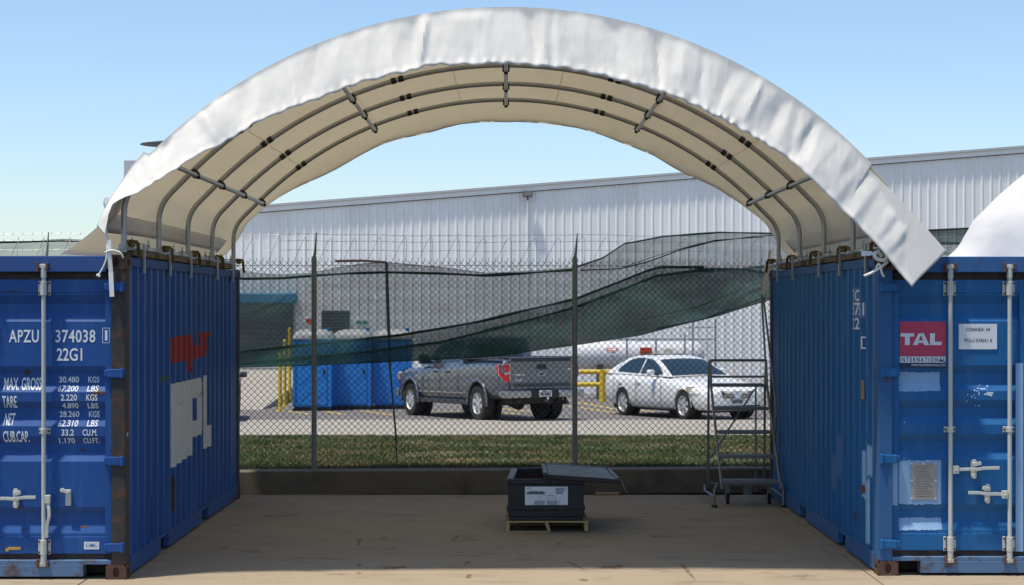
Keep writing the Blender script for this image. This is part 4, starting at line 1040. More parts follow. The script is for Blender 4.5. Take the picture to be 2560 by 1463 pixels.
# ================================================================== GREEN SHADE NET (hangs slack behind the fence)
TT = [(520, 660), (560, 664), (608, 676), (650, 683), (700, 686), (785, 682), (850, 668), (905, 660), (965, 656), (1050, 664), (1106, 669), (1205, 682), (1306, 678), (1440, 668), (1507, 645), (1560, 610), (1660, 591), (1800, 581), (1900, 583), (1990, 585), (2100, 582), (2250, 578), (2420, 572), (2560, 575)]
H1 = [(520, 690), (560, 692), (608, 697), (700, 696), (785, 689), (870, 684), (965, 681), (1100, 684), (1205, 689), (1306, 684), (1440, 674)]
MM = [(520, 886), (560, 882), (608, 879), (800, 859), (1000, 838), (1100, 822), (1205, 803), (1306, 778), (1440, 747), (1540, 708), (1620, 676), (1650, 668), (1750, 668), (1850, 670), (1915, 662), (2000, 655), (2250, 625), (2560, 620)]
M2 = [(520, 914), (560, 912), (608, 910), (900, 882), (1100, 856), (1300, 806), (1440, 768), (1560, 722), (1640, 690), (1750, 676), (1850, 672), (1960, 690), (2100, 680), (2560, 650)]
BB = [(520, 923), (560, 921), (608, 918), (800, 912), (900, 908), (1000, 903), (1205, 893), (1300, 882), (1440, 862), (1600, 838), (1700, 812), (1800, 788), (1915, 752), (2000, 730), (2250, 690), (2560, 680)]
def net_pt(px, py, d): 
    Y = 21.28 + (px - HX) * .000012 * 21 + d + .10 * noise.noise(Vector((px * .006, py * .012, d * 3)))
    return P(px, py, Y)
def sheet(top, bot, d, x0=520, x1=2110, nc=130, nr=16):
    rows = []
    for r in range(nr + 1):
        row = []
        for j in range(nc + 1):
            x = lerp(x0, x1, j / nc); row.append(net_pt(x, lerp(interp(top, x), interp(bot, x), r / nr), d + .05 * math.sin(math.pi * r / nr)))
        rows.append(row)
    return MB().grid(rows)
def hem(tab, d, th, x0, x1, nc=110):
    rows = [[], [], []]
    for j in range(nc + 1):
        x = lerp(x0, x1, j / nc); y = interp(tab, x); tt = th * (.7 + .5 * noise.noise(Vector((x * .01, 2, d))))
        rows[0].append(net_pt(x, y - tt, d)); rows[1].append(net_pt(x, y, d) + Vector((0, -.02, 0))); rows[2].append(net_pt(x, y + tt, d))
    return MB().grid(rows)
net = thing('shade_net', 'torn green shade net sagging along the chain link fence', 'net', (0, 21.3, 2.0))
sheet(TT, BB, 0.0).build('net_sheet', mNet1, net, smooth='all', world=True, recalc=False)
sheet(MM, BB, .07).build('net_fold', mNet2, net, smooth='all', world=True, recalc=False)
sheet(M2, BB, .13).build('net_fold', mNet1, net, smooth='all', world=True, recalc=False)
for tab, d, th, x0, x1 in ((H1, -.03, 4.5, 520, 1440), (TT, -.02, 3.0, 1430, 2110), (MM, .05, 4.5, 520, 1760), (M2, .11, 5, 520, 2100), (BB, .03, 2.0, 520, 2000), (TT, -.02, 1.2, 780, 1210)):
    hem(tab, d, th, x0, x1).build('net_hem', mHem, net, smooth='all', world=True, recalc=False)
C1 = [(1450, 676), (1550, 672), (1620, 655), (1700, 625), (1780, 604), (1900, 590), (2000, 585)]; C2 = [(1560, 668), (1640, 640), (1700, 622), (1790, 600), (1910, 593)]; C3 = [(1700, 690), (1800, 678), (1950, 664)]
C4 = [(1640, 822), (1750, 800), (1830, 772), (1915, 742)]; C5 = [(1600, 800), (1750, 765), (1915, 700)]; C6 = [(1180, 790), (1350, 775), (1550, 765), (1750, 745)]
for tab, th in ((C1, 2.2), (C2, 1.2), (C3, 1.5), (C4, 2.5), (C5, 1.5)):
    hem(tab, .01, th, tab[0][0], tab[-1][0], 40).build('net_crease', mHem, net, smooth='all', world=True, recalc=False)
n2 = thing('shade_net', 'strip of green shade net above the left container roof', 'net', (-6, 21.3, 2.6))
T2 = [(-200, 612), (0, 606), (60, 605), (150, 601), (200, 602), (520, 640)]; B2 = [(-200, 700), (520, 720)]; H2 = [(-200, 622), (0, 614), (100, 607), (180, 606), (520, 650)]
sheet(T2, B2, 0, -200, 515, 50, 10).build('net_sheet', mNet1, n2, smooth='all', world=True, recalc=False)
hem(T2, -.02, 4, -200, 515, 50).build('net_hem', mHem, n2, smooth='all', world=True, recalc=False)
n3 = thing('shade_net', 'doubled dark green net between the two canopies at right', 'net', (5, 21.3, 2.6))
T3 = [(2120, 586), (2300, 577), (2420, 571), (2620, 575)]; B3 = [(2120, 640), (2620, 640)]; H3 = [(2120, 620), (2350, 609), (2420, 608), (2620, 610)]
sheet(T3, B3, .2, 2120, 2600, 40, 8).build('net_sheet', mNet2, n3, smooth='all', world=True, recalc=False); sheet(T3, H3, .26, 2120, 2600, 40, 8).build('net_fold', mNet2, n3, smooth='all', world=True, recalc=False)
hem(T3, .18, 3, 2120, 2600, 40).build('net_hem', mHem, n3, smooth='all', world=True, recalc=False); hem(H3, .18, 4, 2120, 2600, 40).build('net_hem', mHem, n3, smooth='all', world=True, recalc=False)
# ================================================================== WAREHOUSE BEHIND
BY = 60.5; SCL = F / BY
def roofz(x): return CZ + (HY - (508 - (x * SCL + HX - 735) * .0778)) / SCL
wh = thing('warehouse', 'long white ribbed metal warehouse with sloping roofline in the background', 'building', (0, BY, -1.0))
XL, XR = -13.75, 30.4
mb0 = None; x = XL; PW = .915
def panel_mesh(x):
    mb = MB(); cols = []
    for k in range(3):
        r0 = x + .1525 + k * .305
        cols += [(r0 - .048, 0), (r0 - .022, .028), (r0 + .022, .028), (r0 + .048, 0)] if k < 2 else [(r0 - .048, 0), (r0 - .022, .028), (r0 + .022, .028), (r0 + .048, 0)]
    cols = [(x + .0005, 0)] + cols + [(x + PW - .0005, 0)]
    rows = [[(cx, BY - d, -1.3) for cx, d in cols], [(cx, BY - d, roofz(cx) - .10) for cx, d in cols]]
    return mb.grid(rows)
while x < XR:
    panel_mesh(x).build('wall_panel', mSiding, wh, world=True, recalc=False); x += PW
def slope_beam(name, mat, y0, y1, za, zb):
    MB().poly([(XL, y0, roofz(XL) + za), (XR, y0, roofz(XR) + za), (XR, y0, roofz(XR) + zb), (XL, y0, roofz(XL) + zb)], (0, y1 - y0, 0)).build(name, mat, wh, world=True)
slope_beam('rake_trim', mSiding, BY - .10, BY + .1, -.22, -.06); slope_beam('rake_trim', mTrim, BY - .16, BY + .1, -.055, .02); slope_beam('trim_shadow_strip', mLouver, BY - .06, BY + .02, -.245, -.222)  # last one: solid dark strip, painted shade under the rake trim
MB().poly([(XL, BY - .1, roofz(XL)), (XR, BY - .1, roofz(XR)), (XR, BY + 40, roofz(XR)), (XL, BY + 40, roofz(XL))]).build('roof', mTrim, wh, world=True)
MB().box(XL, XL + .05, BY + .02, BY + 40, -1.3, roofz(XL) - .1).build('end_wall', mSiding, wh, world=True)
# roll-up door with teal hood
a = P(560, 733, BY - .5); b = P(741, 758, BY - .5)
hd = MB().box(-12.6, b.x, BY - .5, BY - .035, b.z, a.z).build('door_hood', mHood, wh, bev=.05, world=True)
z = b.z; k = 0
while z > .06:
    MB().box(-12.4, P(733, 0, BY).x, BY - .12 - (.02 if k % 2 else 0), BY - .036, z - .172, z - .002).build('shutter_slat', mShutter, wh, world=True); z -= .174; k += 1
for i, (pa, pb, m_) in enumerate(((915, 921, mTrim), (923, 929, mTrim), (931, 936, mLouver))):
    q, r_ = P(600, pa, 59.9), P(728, pb, 59.9); MB().box(-12.4, r_.x - .02 * i, 59.85 - .05 * i, 60.0, r_.z, q.z).build('dock_bumper', m_, wh, world=True)
q, r_ = P(804, 777, BY), P(874, 838, BY); lv = MB().box(q.x, r_.x, BY - .09, BY - .036, r_.z, q.z).build('louver', mLouver, wh, bev=.02, world=True)
for i in range(8):
    zz = lerp(r_.z + .05, q.z - .05, i / 7); MB().box(q.x + .04, r_.x - .04, BY - .115, BY - .092, zz - .03, zz + .02).build('louver_blade', mShutter, lv, world=True)
q, r_ = P(764, 796, BY), P(782, 812, BY); sg_ = MB().box(q.x, r_.x, BY - .06, BY - .036, r_.z, q.z).build('wall_sign', mSignWhite, wh, world=True)
MB().box(q.x + .02, r_.x - .02, BY - .066, BY - .061, lerp(r_.z, q.z, .35), q.z - .02).build('sign_band', mSignR2, sg_, world=True); MB().box(q.x + .02, r_.x - .02, BY - .066, BY - .061, r_.z + .02, lerp(r_.z, q.z, .33)).build('sign_band', mYellow, sg_, world=True)
c = P(905, 806, BY)
gs = MB().poly([(c.x - .18, BY - .06, c.z), (c.x, BY - .06, c.z - .18), (c.x + .18, BY - .06, c.z), (c.x, BY - .06, c.z + .18)], (0, .02, 0)).build('diamond_sign', mSignWhite, wh, world=True)
MB().box(c.x - .19, c.x - .02, BY - .068, BY - .062, c.z - .06, c.z + .05).box(c.x + .02, c.x + .19, BY - .068, BY - .062, c.z - .06, c.z + .05).build('sign_band', M('sign_green', (.02, .22, .16), .6), gs, world=True)
# flood lamp below the roofline (unlit)
fl = thing('flood_lamp', 'small square flood lamp mounted high on the white warehouse wall', 'lamp', P(1319, 500, BY - .05))
q, r_ = P(1307, 478, BY - .3), P(1331, 492, BY - .3)
MB().box(q.x, r_.x, BY - .34, BY - .18, r_.z, q.z).build('lamp_housing', mLouver, fl, bev=.01, world=True)
MB().box(q.x + .025, r_.x - .025, BY - .352, BY - .341, r_.z + .025, q.z - .025).build('lens', mLampLens, fl, world=True)
MB().beam((P(1319, 492, BY).x, BY - .26, r_.z), (P(1319, 492, BY).x, BY - .26, r_.z - .09), .06, .05).beam((P(1319, 0, BY).x, BY - .26, r_.z - .07), (P(1319, 0, BY).x, BY - .036, r_.z - .07), .05, .05).build('bracket', mLouver, fl, world=True)
MB().tube([(P(1319, 0, BY).x, BY - .06, r_.z - .1), (P(1319, 0, BY).x, BY - .06, 3.2)], .018, 6).build('conduit', mSiding, fl, world=True)
# vent housing with a dark rain cap on the roof
vt = thing('roof_vent', 'grey vent box with dark disc cap behind the canopy top left', 'vent', (-12.6, 62, 5.0))
q = P(309, 399, 62); MB().box(q.x, q.x + 1.9, 62, 63.9, roofz(q.x) - .1, q.z).build('vent_box', mGrey, vt, bev=.04, world=True)
c = P(425, 359, 62.8); MB().lathe([(.001, .10), (.4, .07), (1.02, -.02), (1.05, -.05), (1.0, -.06), (.001, -.02)], (c.x, 62.8, c.z), 'Z', 28).build('rain_cap', mBlack, vt, smooth=True, world=True)
MB().tube([(c.x, 62.8, q.z - .2), (c.x, 62.8, c.z)], .35, 16).build('stack', mGrey, vt, smooth=True, world=True)
tv = thing('turbine_vent', 'round slatted turbine vent at the far left roof edge', 'vent', P(276, 545, 61.5))
c = P(276, 508, 61.5); 
for i in range(14):
    a = 2 * math.pi * i / 14; pts = [Vector((c.x + math.cos(a) * rr, 61.5 + math.sin(a) * rr, c.z + hh)) for rr, hh in ((.1, .24), (.21, .15), (.25, 0), (.21, -.15), (.14, -.22))]
    m2 = MB()
    for u, w in zip(pts, pts[1:]): m2.beam(u, w, .055, .008, (math.cos(a), math.sin(a), .3))
    m2.build('blade', mGrey, tv, world=True)
MB().tube([(c.x, 61.5, roofz(c.x) - .3), (c.x, 61.5, c.z - .2)], .14, 14).build('neck', mGrey, tv, smooth=True, world=True)

# ================================================================== PORTABLE TOILETS
def toilet(label, px0, px1, Y, dy):
    s = F / Y; w = (px1 - px0) / s; cx = ((px0 + px1) / 2 - HX) / s; z0 = GZ(Y)
    t = thing('portable_toilet', label, 'portable toilet', (cx, Y, z0), 0, 'blue portable toilets')
    h = w / 2
    MB().box(-h + .03, h - .03, .04, w - .02, 0, .09).box(-h - .0, -h + .09, -.03, w, .0, .07).box(h - .09, h, -.03, w, 0, .07).build('skid', mBlack, t, bev=.01)
    MB().box(-h + .02, h - .02, .02, w, .092, 1.86).build('body', mToilet, t, bev=.03)
    for x in (-h + .035, h - .035): MB().box(x - .035, x + .035, -.008, .05, .095, 1.87).build('corner_post', mToilet, t, bev=.012)
    d = MB().box(-h + .13, h - .12, -.004, .018, .15, 1.80).build('door', mToilet, t, bev=.012)
    for zc in (.42, .83, 1.24, 1.60):
        f_ = MB()
        for (x0, z0_), (x1, z1_) in (((-h + .20, zc - .15), (-.02, zc + .10)), ((.04, zc - .15), (h - .2, zc + .10))): f_.beam((x0, -.006, z0_), (x1, -.006, z1_), .01, .014, (0, 1, 0))
        f_.build('door_rib', mToilet, d)
    MB().box(h - .22, h - .17, -.03, -.0045, .95, 1.07).build('latch', mBlack, d)
    # domed translucent roof
    rows = []
    for i in range(9):
        a = i / 8; k = math.cos(a * math.pi / 2) ** .55; zz = 1.86 + .24 * math.sin(a * math.pi / 2) ** .9; row = []
        for j in range(40):
            an = 2 * math.pi * j / 40; c_, s_ = math.cos(an), math.sin(an); q = (abs(c_) ** 5 + abs(s_) ** 5) ** (-1 / 5)
            row.append((c_ * q * (h + .025) * k, w / 2 + .01 + s_ * q * (w / 2 + .03) * k, zz))
        rows.append(row)
    mb = MB().grid(rows, True); k = len(mb.v); mb.box(-h - .02, h + .02, -.02, w + .02, 1.84, 1.875)
    mb.build('roof', mRoofWh, t, smooth=True)
    MB().tube([(h - .12, w * .3, 1.9), (h - .12, w * .3, 2.14)], .055, 12).build('vent_pipe', mToilet, t, smooth=True)
    return t
toilet('leftmost blue portable toilet, beside the yellow poles', 732, 829, 45.4, 0)
toilet('middle blue portable toilet of the three', 833, 928, 46.2, 0)
toilet('rightmost blue portable toilet, partly behind the grey pickup', 933, 1028, 46.6, 0)

# yellow poles of the ramp
for i, (px, py, lab) in enumerate(((700, 1027, 'nearest of three yellow poles beside the blue toilets'), (712, 1009, 'middle of three yellow poles beside the blue toilets'), (724, 990, 'farthest of three yellow poles beside the blue toilets'))):
    Y = (45.2, 48.2, 51.6)[i]; base = P(px, py, Y); base.z = max(GZ(Y), 0.0 if False else GZ(Y))
    t = thing('yellow_pole', lab, 'bollard', (base.x, Y, GZ(Y)), 0, 'yellow poles beside the toilets')
    MB().tube([(0, 0, 0), (0, 0, 1.45 + .35 * i)], .048, 12).build('tube', mYellow, t, smooth=True)
    MB().lathe([(.048, 0), (.046, .02), (.03, .038), (.001, .045)], (0, 0, 1.45 + .35 * i), 'Z', 12).build('cap', mYellow, t, smooth=True)
    MB().box(-.1, .1, -.1, .1, -.0, .02).build('foot_plate', mYellow, t)

# ================================================================== GAS TANK, GUARD RAIL, CAGE
TY = 55.0; ts = F / TY
tk = thing('gas_tank', 'white horizontal gas storage tank behind the yellow guard rail', 'tank', (P(1600, 0, TY).x, TY, GZ(TY)))
zc = P(0, 888, TY).z; rr = .43; xa, xb = P(1425, 0, TY).x, P(1762, 0, TY).x
pr = []
for i in range(9):
    a = math.pi / 2 * i / 8; pr.append((rr * math.sin(a) + .0005, xa + rr * .75 * (1 - math.cos(a))))
pr += [(rr, lerp(xa + rr * .75, xb - rr * .75, k / 6)) for k in range(1, 6)]
pr += [(rr * math.cos(math.pi / 2 * i / 8) + .0005, xb - rr * .75 + rr * .75 * math.sin(math.pi / 2 * i / 8)) for i in range(9)]
MB().lathe(pr, (0, TY, zc), 'X', 32).build('shell', mTank, tk, smooth=True, world=True)
for x in (lerp(xa, xb, .22), lerp(xa, xb, .78)):
    MB().box(x - .09, x + .09, TY - .36, TY + .36, GZ(TY), zc - .28).build('saddle', mWallCon, tk, world=True)
    MB().tube([(x, TY + math.cos(a) * (rr + .006), zc + math.sin(a) * (rr + .006)) for a in [2 * math.pi * i / 28 for i in range(28)]], .012, 6, closed=True).build('weld_band', mTank, tk, world=True)
MB().tube([(lerp(xa, xb, .5), TY, zc + rr - .02), (lerp(xa, xb, .5), TY, zc + rr + .12)], .13, 16).build('valve_dome', mTank, tk, smooth=True, world=True)
def tank_label(x0, x1, y0, y1, m_, nm):
    n_ = 6; rows = []
    for i in range(n_ + 1):
        z = P(0, lerp(y0, y1, i / n_), TY - rr).z; dz_ = max(-.99, min(.99, (z - zc) / rr)); y = TY - rr * math.sqrt(1 - dz_ * dz_) - .004; rows.append([(P(x0, 0, TY - rr).x, y, z), (P(x1, 0, TY - rr).x, y, z)])
    MB().grid(rows).build(nm, m_, tk, world=True, recalc=False)
tank_label(1517, 1545, 870, 878, mSignR2, 'red_label'); tank_label(1522, 1541, 872, 876, mSignWhite, 'label_print'); tank_label(1526, 1538, 880, 882, mInk, 'label_print'); tank_label(1529, 1535, 890, 892, mInk, 'label_print'); tank_label(1533, 1538, 865, 867, mInk, 'label_print')
grl = thing('guard_rail', 'thick yellow pipe guard rail in front of the white tank', 'guard rail', (P(1500, 0, 52).x, 52, GZ(52)))
for py in (930, 961): MB().tube([P(1395, py, 52), P(1720, py, 52)], .07, 14).build('rail', mYellow, grl, smooth=True, world=True)
for px in (1402, 1506, 1610, 1714):
    q = P(px, 925, 51.98); MB().tube([(q.x, 51.98, GZ(52) - .05), q], .095, 14).build('post', mYellow, grl, smooth=True, world=True)
cg = thing('tank_cage', 'grey chain link cage fence around the white tank', 'fence', (P(1680, 0, 53.8).x, 53.8, GZ(53.8)))
for px, top in ((1567, 845), (1640, 846), (1712, 835), (1732, 800), (1788, 798)):
    q = P(px, top, 53.8); MB().tube([(q.x, 53.8, GZ(53.8)), q], .028, 8).build('post', mGalvDull, cg, smooth=True, world=True)
MB().tube([P(1545, 848, 53.8), P(1790, 848, 53.8)], .022, 8).build('top_rail', mGalvDull, cg, smooth=True, world=True)
MB().tube([P(1712, 820, 53.8), P(1790, 818, 53.8)], .018, 8).build('top_rail', mGalvDull, cg, smooth=True, world=True)
mm = MB(); xa2, xb2 = P(1567, 0, 53.8).x, P(1788, 0, 53.8).x; za, zb = GZ(53.8) + .05, P(0, 848, 53.8).z
k = 0; pp_ = .10; H = zb - za
while xa2 - H + k * pp_ < xb2:
    for sg in (1, -1):
        x0 = xa2 - (H if sg > 0 else 0) + k * pp_; x1 = x0 + sg * H; t0, t1 = 0, 1
        tA, tB = sorted(((xa2 - x0) / (x1 - x0), (xb2 - x0) / (x1 - x0))); t0, t1 = max(0, tA), min(1, tB)
        if t1 > t0: mm.tube([(lerp(x0, x1, t0), 53.8, lerp(za, zb, t0)), (lerp(x0, x1, t1), 53.8, lerp(za, zb, t1))], .0028, 3, caps=False)
    k += 1
mm.build('wire_mesh', mGalvDull, cg, world=True, recalc=False)
q, r_ = P(1600, 869, 53.7), P(1630, 890, 53.7)
sgn = tag(MB().box(q.x, r_.x, 53.70, 53.715, r_.z, q.z).build('warning_sign', mSignOr, None), 'orange and red warning sign hung on the tank cage', 'sign')
MB().box(q.x + .012, r_.x - .012, 53.692, 53.698, lerp(r_.z, q.z, .55), q.z - .012).build('sign_band', mSignR2, sgn)
sl_ = MB()
for i in range(3): sl_.box(q.x + .05, r_.x - .05, 53.69, 53.696, r_.z + .02 + i * .04, r_.z + .032 + i * .04)
sl_.build('sign_lines', mInk, sgn)
q, r_ = P(1595, 871, 53.72), P(1600, 881, 53.72); 
q, r_ = P(1660, 872, 53.7), P(1682, 882, 53.7)
tag(MB().box(q.x, r_.x, 53.70, 53.712, r_.z, q.z).build('plain_sign', M('sign_cream', (.62, .60, .48), .6), None, bev=.003), 'small blank cream sign hung on the tank cage', 'sign')

# ================================================================== VEHICLES
def loft_body(stations, arches, width_cut, sub=2):
    """stations: x, bottom, sill z, belly z, shoulder z, top z, half width; mirrored half sections; arches cut with drums"""
    rows = []
    for (x, zb, zs, zm, zsh, zt, w, wt) in stations:
        half = [(0, zb), (w * .80, zb), (w * .955, zs), (w, zm), (w * .975, zsh), (wt, zt - .012), (wt * .6, zt), (0, zt + .012)]
        row = [(x, -y, z) for y, z in half] + [(x, y, z) for y, z in half[::-1][1:-1]]
        rows.append(row)
    mb = MB().grid(rows, True); n_ = len(rows[0])
    mb.f.append(tuple(range(n_))); k = (len(rows) - 1) * n_; mb.f.append(tuple(range(k, k + n_))[::-1])
    o = mb.build('tmp', None); s_ = o.modifiers.new('s', 'SUBSURF'); s_.levels = sub; s_.render_levels = sub
    cut = []
    for (x, z, r) in arches:
        for sg in (-1, 1):
            c = MB().tube([(x, sg * width_cut, z), (x, sg * 2.0, z)], r, 36).build('cut', None); cut.append(c)
            b = o.modifiers.new('b', 'BOOLEAN'); b.object = c; b.operation = 'DIFFERENCE'; b.solver = 'EXACT'
    me = applied(o)
    for c in cut + [o]: bpy.data.objects.remove(c)
    return me
def wheel(parent, x, y, r, w, sg, rim_r, spokes, rim_mat):
    tw = MB().lathe([(rim_r - .01, -w * .46), (rim_r + .02, -w * .5), (r * .93, -w * .5), (r * .985, -w * .42), (r, -w * .25), (r, w * .25), (r * .985, w * .42), (r * .93, w * .5), (rim_r + .02, w * .5), (rim_r - .01, w * .46)], (x, y, r), 'Y', 36).build('wheel', mTyre, parent, smooth=True)
    rb = MB().lathe([(rim_r + .012, sg * w * .44), (rim_r - .012, sg * w * .47), (rim_r - .03, sg * w * .36), (rim_r - .04, sg * w * .1)], (x, y, r), 'Y', 36); rb.build('rim', rim_mat, tw, smooth=True)
    MB().tube([(x, y - w * .1, r), (x, y + sg * w * .12, r)], rim_r - .03, 30).build('rim_disc', mRimDark, tw)
    sp = MB(); 
    for k in range(spokes):
        a = 2 * math.pi * k / spokes + .3; d = Vector((math.cos(a), 0, math.sin(a))); e = Vector((-math.sin(a), 0, math.cos(a))); c = Vector((x, y + sg * w * .40, r))
        pts = [c + d * .03 - e * .035, c + d * (rim_r - .02) - e * .052, c + d * (rim_r - .02) + e * .052, c + d * .03 + e * .035]; sp.poly(pts, (0, -sg * .05, 0))
    sp.tube([(x, y + sg * w * .3, r), (x, y + sg * w * .42, r)], .055, 14); sp.build('spokes', rim_mat, tw, bev=.006)
    return tw
def cab_shell(profile, wfun, n_crown=5, crown=.02):
    """profile: (x, z) from windscreen base over the roof to the rear base; width follows height"""
    mb = MB(); rows = []
    for x, z in profile:
        w = wfun(z); row = [(x, lerp(-w, w, j / n_crown), z + crown * (1 - (2 * j / n_crown - 1) ** 2)) for j in range(n_crown + 1)]; rows.append(row)
    mb.grid(rows)
    for sg in (-1, 1): mb.poly([(x, sg * wfun(z), z) for x, z in profile])
    return mb
def side_glass(parent, pts, wfun, sg, name='side_window', mat=None, off=.004): return MB().poly([(x, sg * (wfun(z) + off), z) for x, z in pts]).build(name, mat or mGlass, parent, recalc=True)

def make_truck(loc, rotz):
    t = thing('pickup_truck', 'dark grey pickup truck parked behind the fence, seen from its rear corner', 'truck', loc, rotz)
    # local: +x forward, rear axle at x = 0
    S = []
    for x, zb, zs, zm, zsh, zt, w, wt in ((4.62, .50, .55, .72, .92, 1.02, .86, .72), (4.55, .42, .50, .74, 1.0, 1.10, .93, .80), (4.2, .40, .48, .76, 1.04, 1.16, .975, .88), (3.68, .40, .47, .78, 1.07, 1.19, .99, .90), (3.1, .40, .46, .78, 1.09, 1.21, .995, .92), (2.7, .40, .46, .78, 1.10, 1.24, .995, .95),
                                          (1.4, .40, .46, .78, 1.12, 1.29, .995, .97), (.6, .41, .47, .80, 1.14, 1.36, .998, .975), (.0, .44, .50, .82, 1.15, 1.40, 1.0, .98), (-.6, .48, .56, .82, 1.15, 1.41, .998, .975), (-1.12, .55, .62, .82, 1.14, 1.40, .985, .965), (-1.16, .60, .66, .82, 1.13, 1.385, .975, .955)):
        S.append((x, zb, zs, zm, zsh, zt, w, wt))
    me = loft_body(S, ((0, .42, .47), (3.68, .42, .47)), .60); me.name = 'body'
    # open bed: a dark flat panel stands for the shade inside
    body = link('body', me, mTruck, t, smooth=True, angle=30)
    MB().box(-1.08, .98, -.80, .80, 1.385, 1.425).build('bed_shade_panel', mRimDark, t, bev=.01)
    for sg in (-1, 1): MB().box(-1.12, 1.02, sg * .94 - .06, sg * .94 + .06, 1.385, 1.438).build('bed_rail', mTruckD, t, bev=.012)
    for x in (0, 3.68):
        for sg in (-1, 1):
            fl_ = []; n_ = 20
            rows = [[], [], []]
            for i in range(n_ + 1):
                a = R(-8) + R(196) * i / n_
                for rw, (rr, yy) in zip(rows, ((.465, .96), (.475, 1.018), (.545, 1.0))): rw.append((x + math.cos(a) * rr, sg * yy, .42 + math.sin(a) * rr))
            MB().grid(rows).build('wheel_arch', mTruck, t, smooth='all', solid=.006)
            MB().tube([(x, sg * .58, .43), (x, sg * .62, .43)], .46, 24).build('arch_liner', mRimDark, t)
    for x in (0, 3.68):
        for sg in (-1, 1): wheel(t, x, sg * .86, .40, .27, sg, .25, 6, mRim)
    # cab
    wf = lambda z: lerp(.955, .70, (z - 1.18) / .72)
    prof = [(3.12, 1.20), (2.85, 1.38), (2.42, 1.72), (2.18, 1.83), (1.7, 1.89), (1.2, 1.885), (.95, 1.85), (.88, 1.75), (.86, 1.2)]
    cab = cab_shell(prof, wf).build('cab', mTruck, t, bev=.03, smooth=True)
    for sg in (-1, 1):
        side_glass(cab, [(2.02, 1.30), (2.72, 1.30), (2.66, 1.36), (2.30, 1.68), (2.06, 1.77)], wf, sg); side_glass(cab, [(1.06, 1.32), (1.94, 1.30), (1.97, 1.78), (1.20, 1.80), (1.08, 1.74)], wf, sg)
        MB().box(2.52, 2.66, sg * 1.0 - .02 if sg > 0 else sg * 1.22, sg * 1.22 if sg > 0 else sg * 1.0 + .02, 1.27, 1.50).build('mirror', mBlack, t, bev=.03)
        MB().beam((2.62, sg * .92, 1.30), (2.60, sg * 1.02, 1.34), .05, .06).build('mirror_arm', mBlack, t)
        for x in (1.55, 2.22): MB().beam((x - .10, sg * 1.0, 1.09), (x + .10, sg * 1.0, 1.09), .03, .035).build('door_handle', mBlack, t, bev=.008)
        for x in (1.0, 1.96, 2.92): MB().box(x - .004, x + .004, sg * 1.0 - .006, sg * 1.0 + .001, .50, 1.16).build('door_seam', mRimDark, t)
        MB().box(.52, 3.16, min(sg * .985, sg * 1.004), max(sg * .985, sg * 1.004), .615, .632).build('side_moulding', mChrome, t)
        MB().box(.50, 3.2, min(sg * .90, sg * .975), max(sg * .90, sg * .975), .36, .47).build('rocker', mTruckD, t, bev=.015)
    MB().poly([(.845, -.62, 1.34), (.845, .62, 1.34), (.872, .60, 1.72), (.872, -.60, 1.72)]).build('rear_window', mGlass, cab)
    MB().box(.84, .90, -.16, .16, 1.80, 1.84).build('brake_lamp', mTail, cab)
    # tailgate, lamps, bumper, plate, hitch
    tg = MB().box(-1.215, -1.155, -.76, .76, .72, 1.425).build('tailgate', mTruck, t, bev=.02)
    MB().box(-1.222, -1.216, -.74, .74, 1.33, 1.41).build('tailgate_band', mRimDark, tg, bev=.002); MB().box(-1.228, -1.216, -.70, .70, .78, .86).build('tailgate_band', mTruckD, tg, bev=.003)
    MB().box(-1.232, -1.216, -.115, .115, 1.16, 1.27).build('tailgate_handle', mBlack, tg, bev=.006)
    ov = MB(); n_ = 24
    ov.poly([(-1.224, .10 * math.cos(2 * math.pi * i / n_), 1.06 + .04 * math.sin(2 * math.pi * i / n_)) for i in range(n_)], (.006, 0, 0)); ov.build('oval_badge', mChrome, tg)
    MB().poly([(-1.2255, .085 * math.cos(2 * math.pi * i / n_), 1.06 + .03 * math.sin(2 * math.pi * i / n_)) for i in range(n_)]).build('badge_face', M('badge_blue', (.02, .04, .12), .3), tg)
    bd = MB()
    for i, (y, z, l) in enumerate(((.66, 1.045, .03), (.61, 1.045, .03), (.56, 1.045, .035), (.50, 1.045, .03), (.45, 1.045, .035), (.62, .93, .06), (.52, .93, .06), (-.70, 1.15, .035), (-.66, 1.15, .03))): bd.box(-1.221, -1.2165, y - l / 2, y + l / 2, z - .015, z + .015)
    bd.build('badge_letters', mChrome, tg)
    for sg in (-1, 1):
        tl = MB(); ya, yb = sg * .765, sg * .985
        tl.poly([(-1.19, ya, 1.28), (-1.19, ya, .88), (-1.165, sg * .90, .90), (-1.10, sg * 1.0, 1.05), (-1.08, sg * 1.003, 1.27)], (.09, 0, 0)); lm = tl.build('tail_lamp', mTail, t, bev=.01)
        MB().box(-1.20, -1.186, min(ya, sg * .90), max(ya, sg * .90), 1.055, 1.10).build('reverse_lens', mLampClear, lm); MB().tube([(-1.196, ya, 1.285), (-1.196, ya, .875), (-1.172, sg * .90, .895), (-1.108, sg * 1.0, 1.045), (-1.088, sg * 1.003, 1.275)], .008, 6, closed=True).build('lamp_trim', mChrome, lm)
        MB().box(-1.40, -1.20, min(sg * .34, sg * .98), max(sg * .34, sg * .98), .54, .70).build('bumper', mBumper, t, bev=.03, seg=3)
        MB().box(-1.34, -1.08, min(sg * .93, sg * 1.0), max(sg * .93, sg * 1.0), .55, .70).build('bumper_end', mBumper, t, bev=.03)
        MB().tube([(1.0, sg * .55, .38), (-1.1, sg * .5, .46)], .05, 8).build('frame_rail', mRimDark, t)
    MB().box(-1.385, -1.2, -.335, .335, .52, .715).build('bumper_step', mBlack, t, bev=.015)
    lp_ = MB().box(-1.398, -1.388, -.155, .155, .56, .70).build('licence_plate', mSignWhite, t)
    ch = MB()
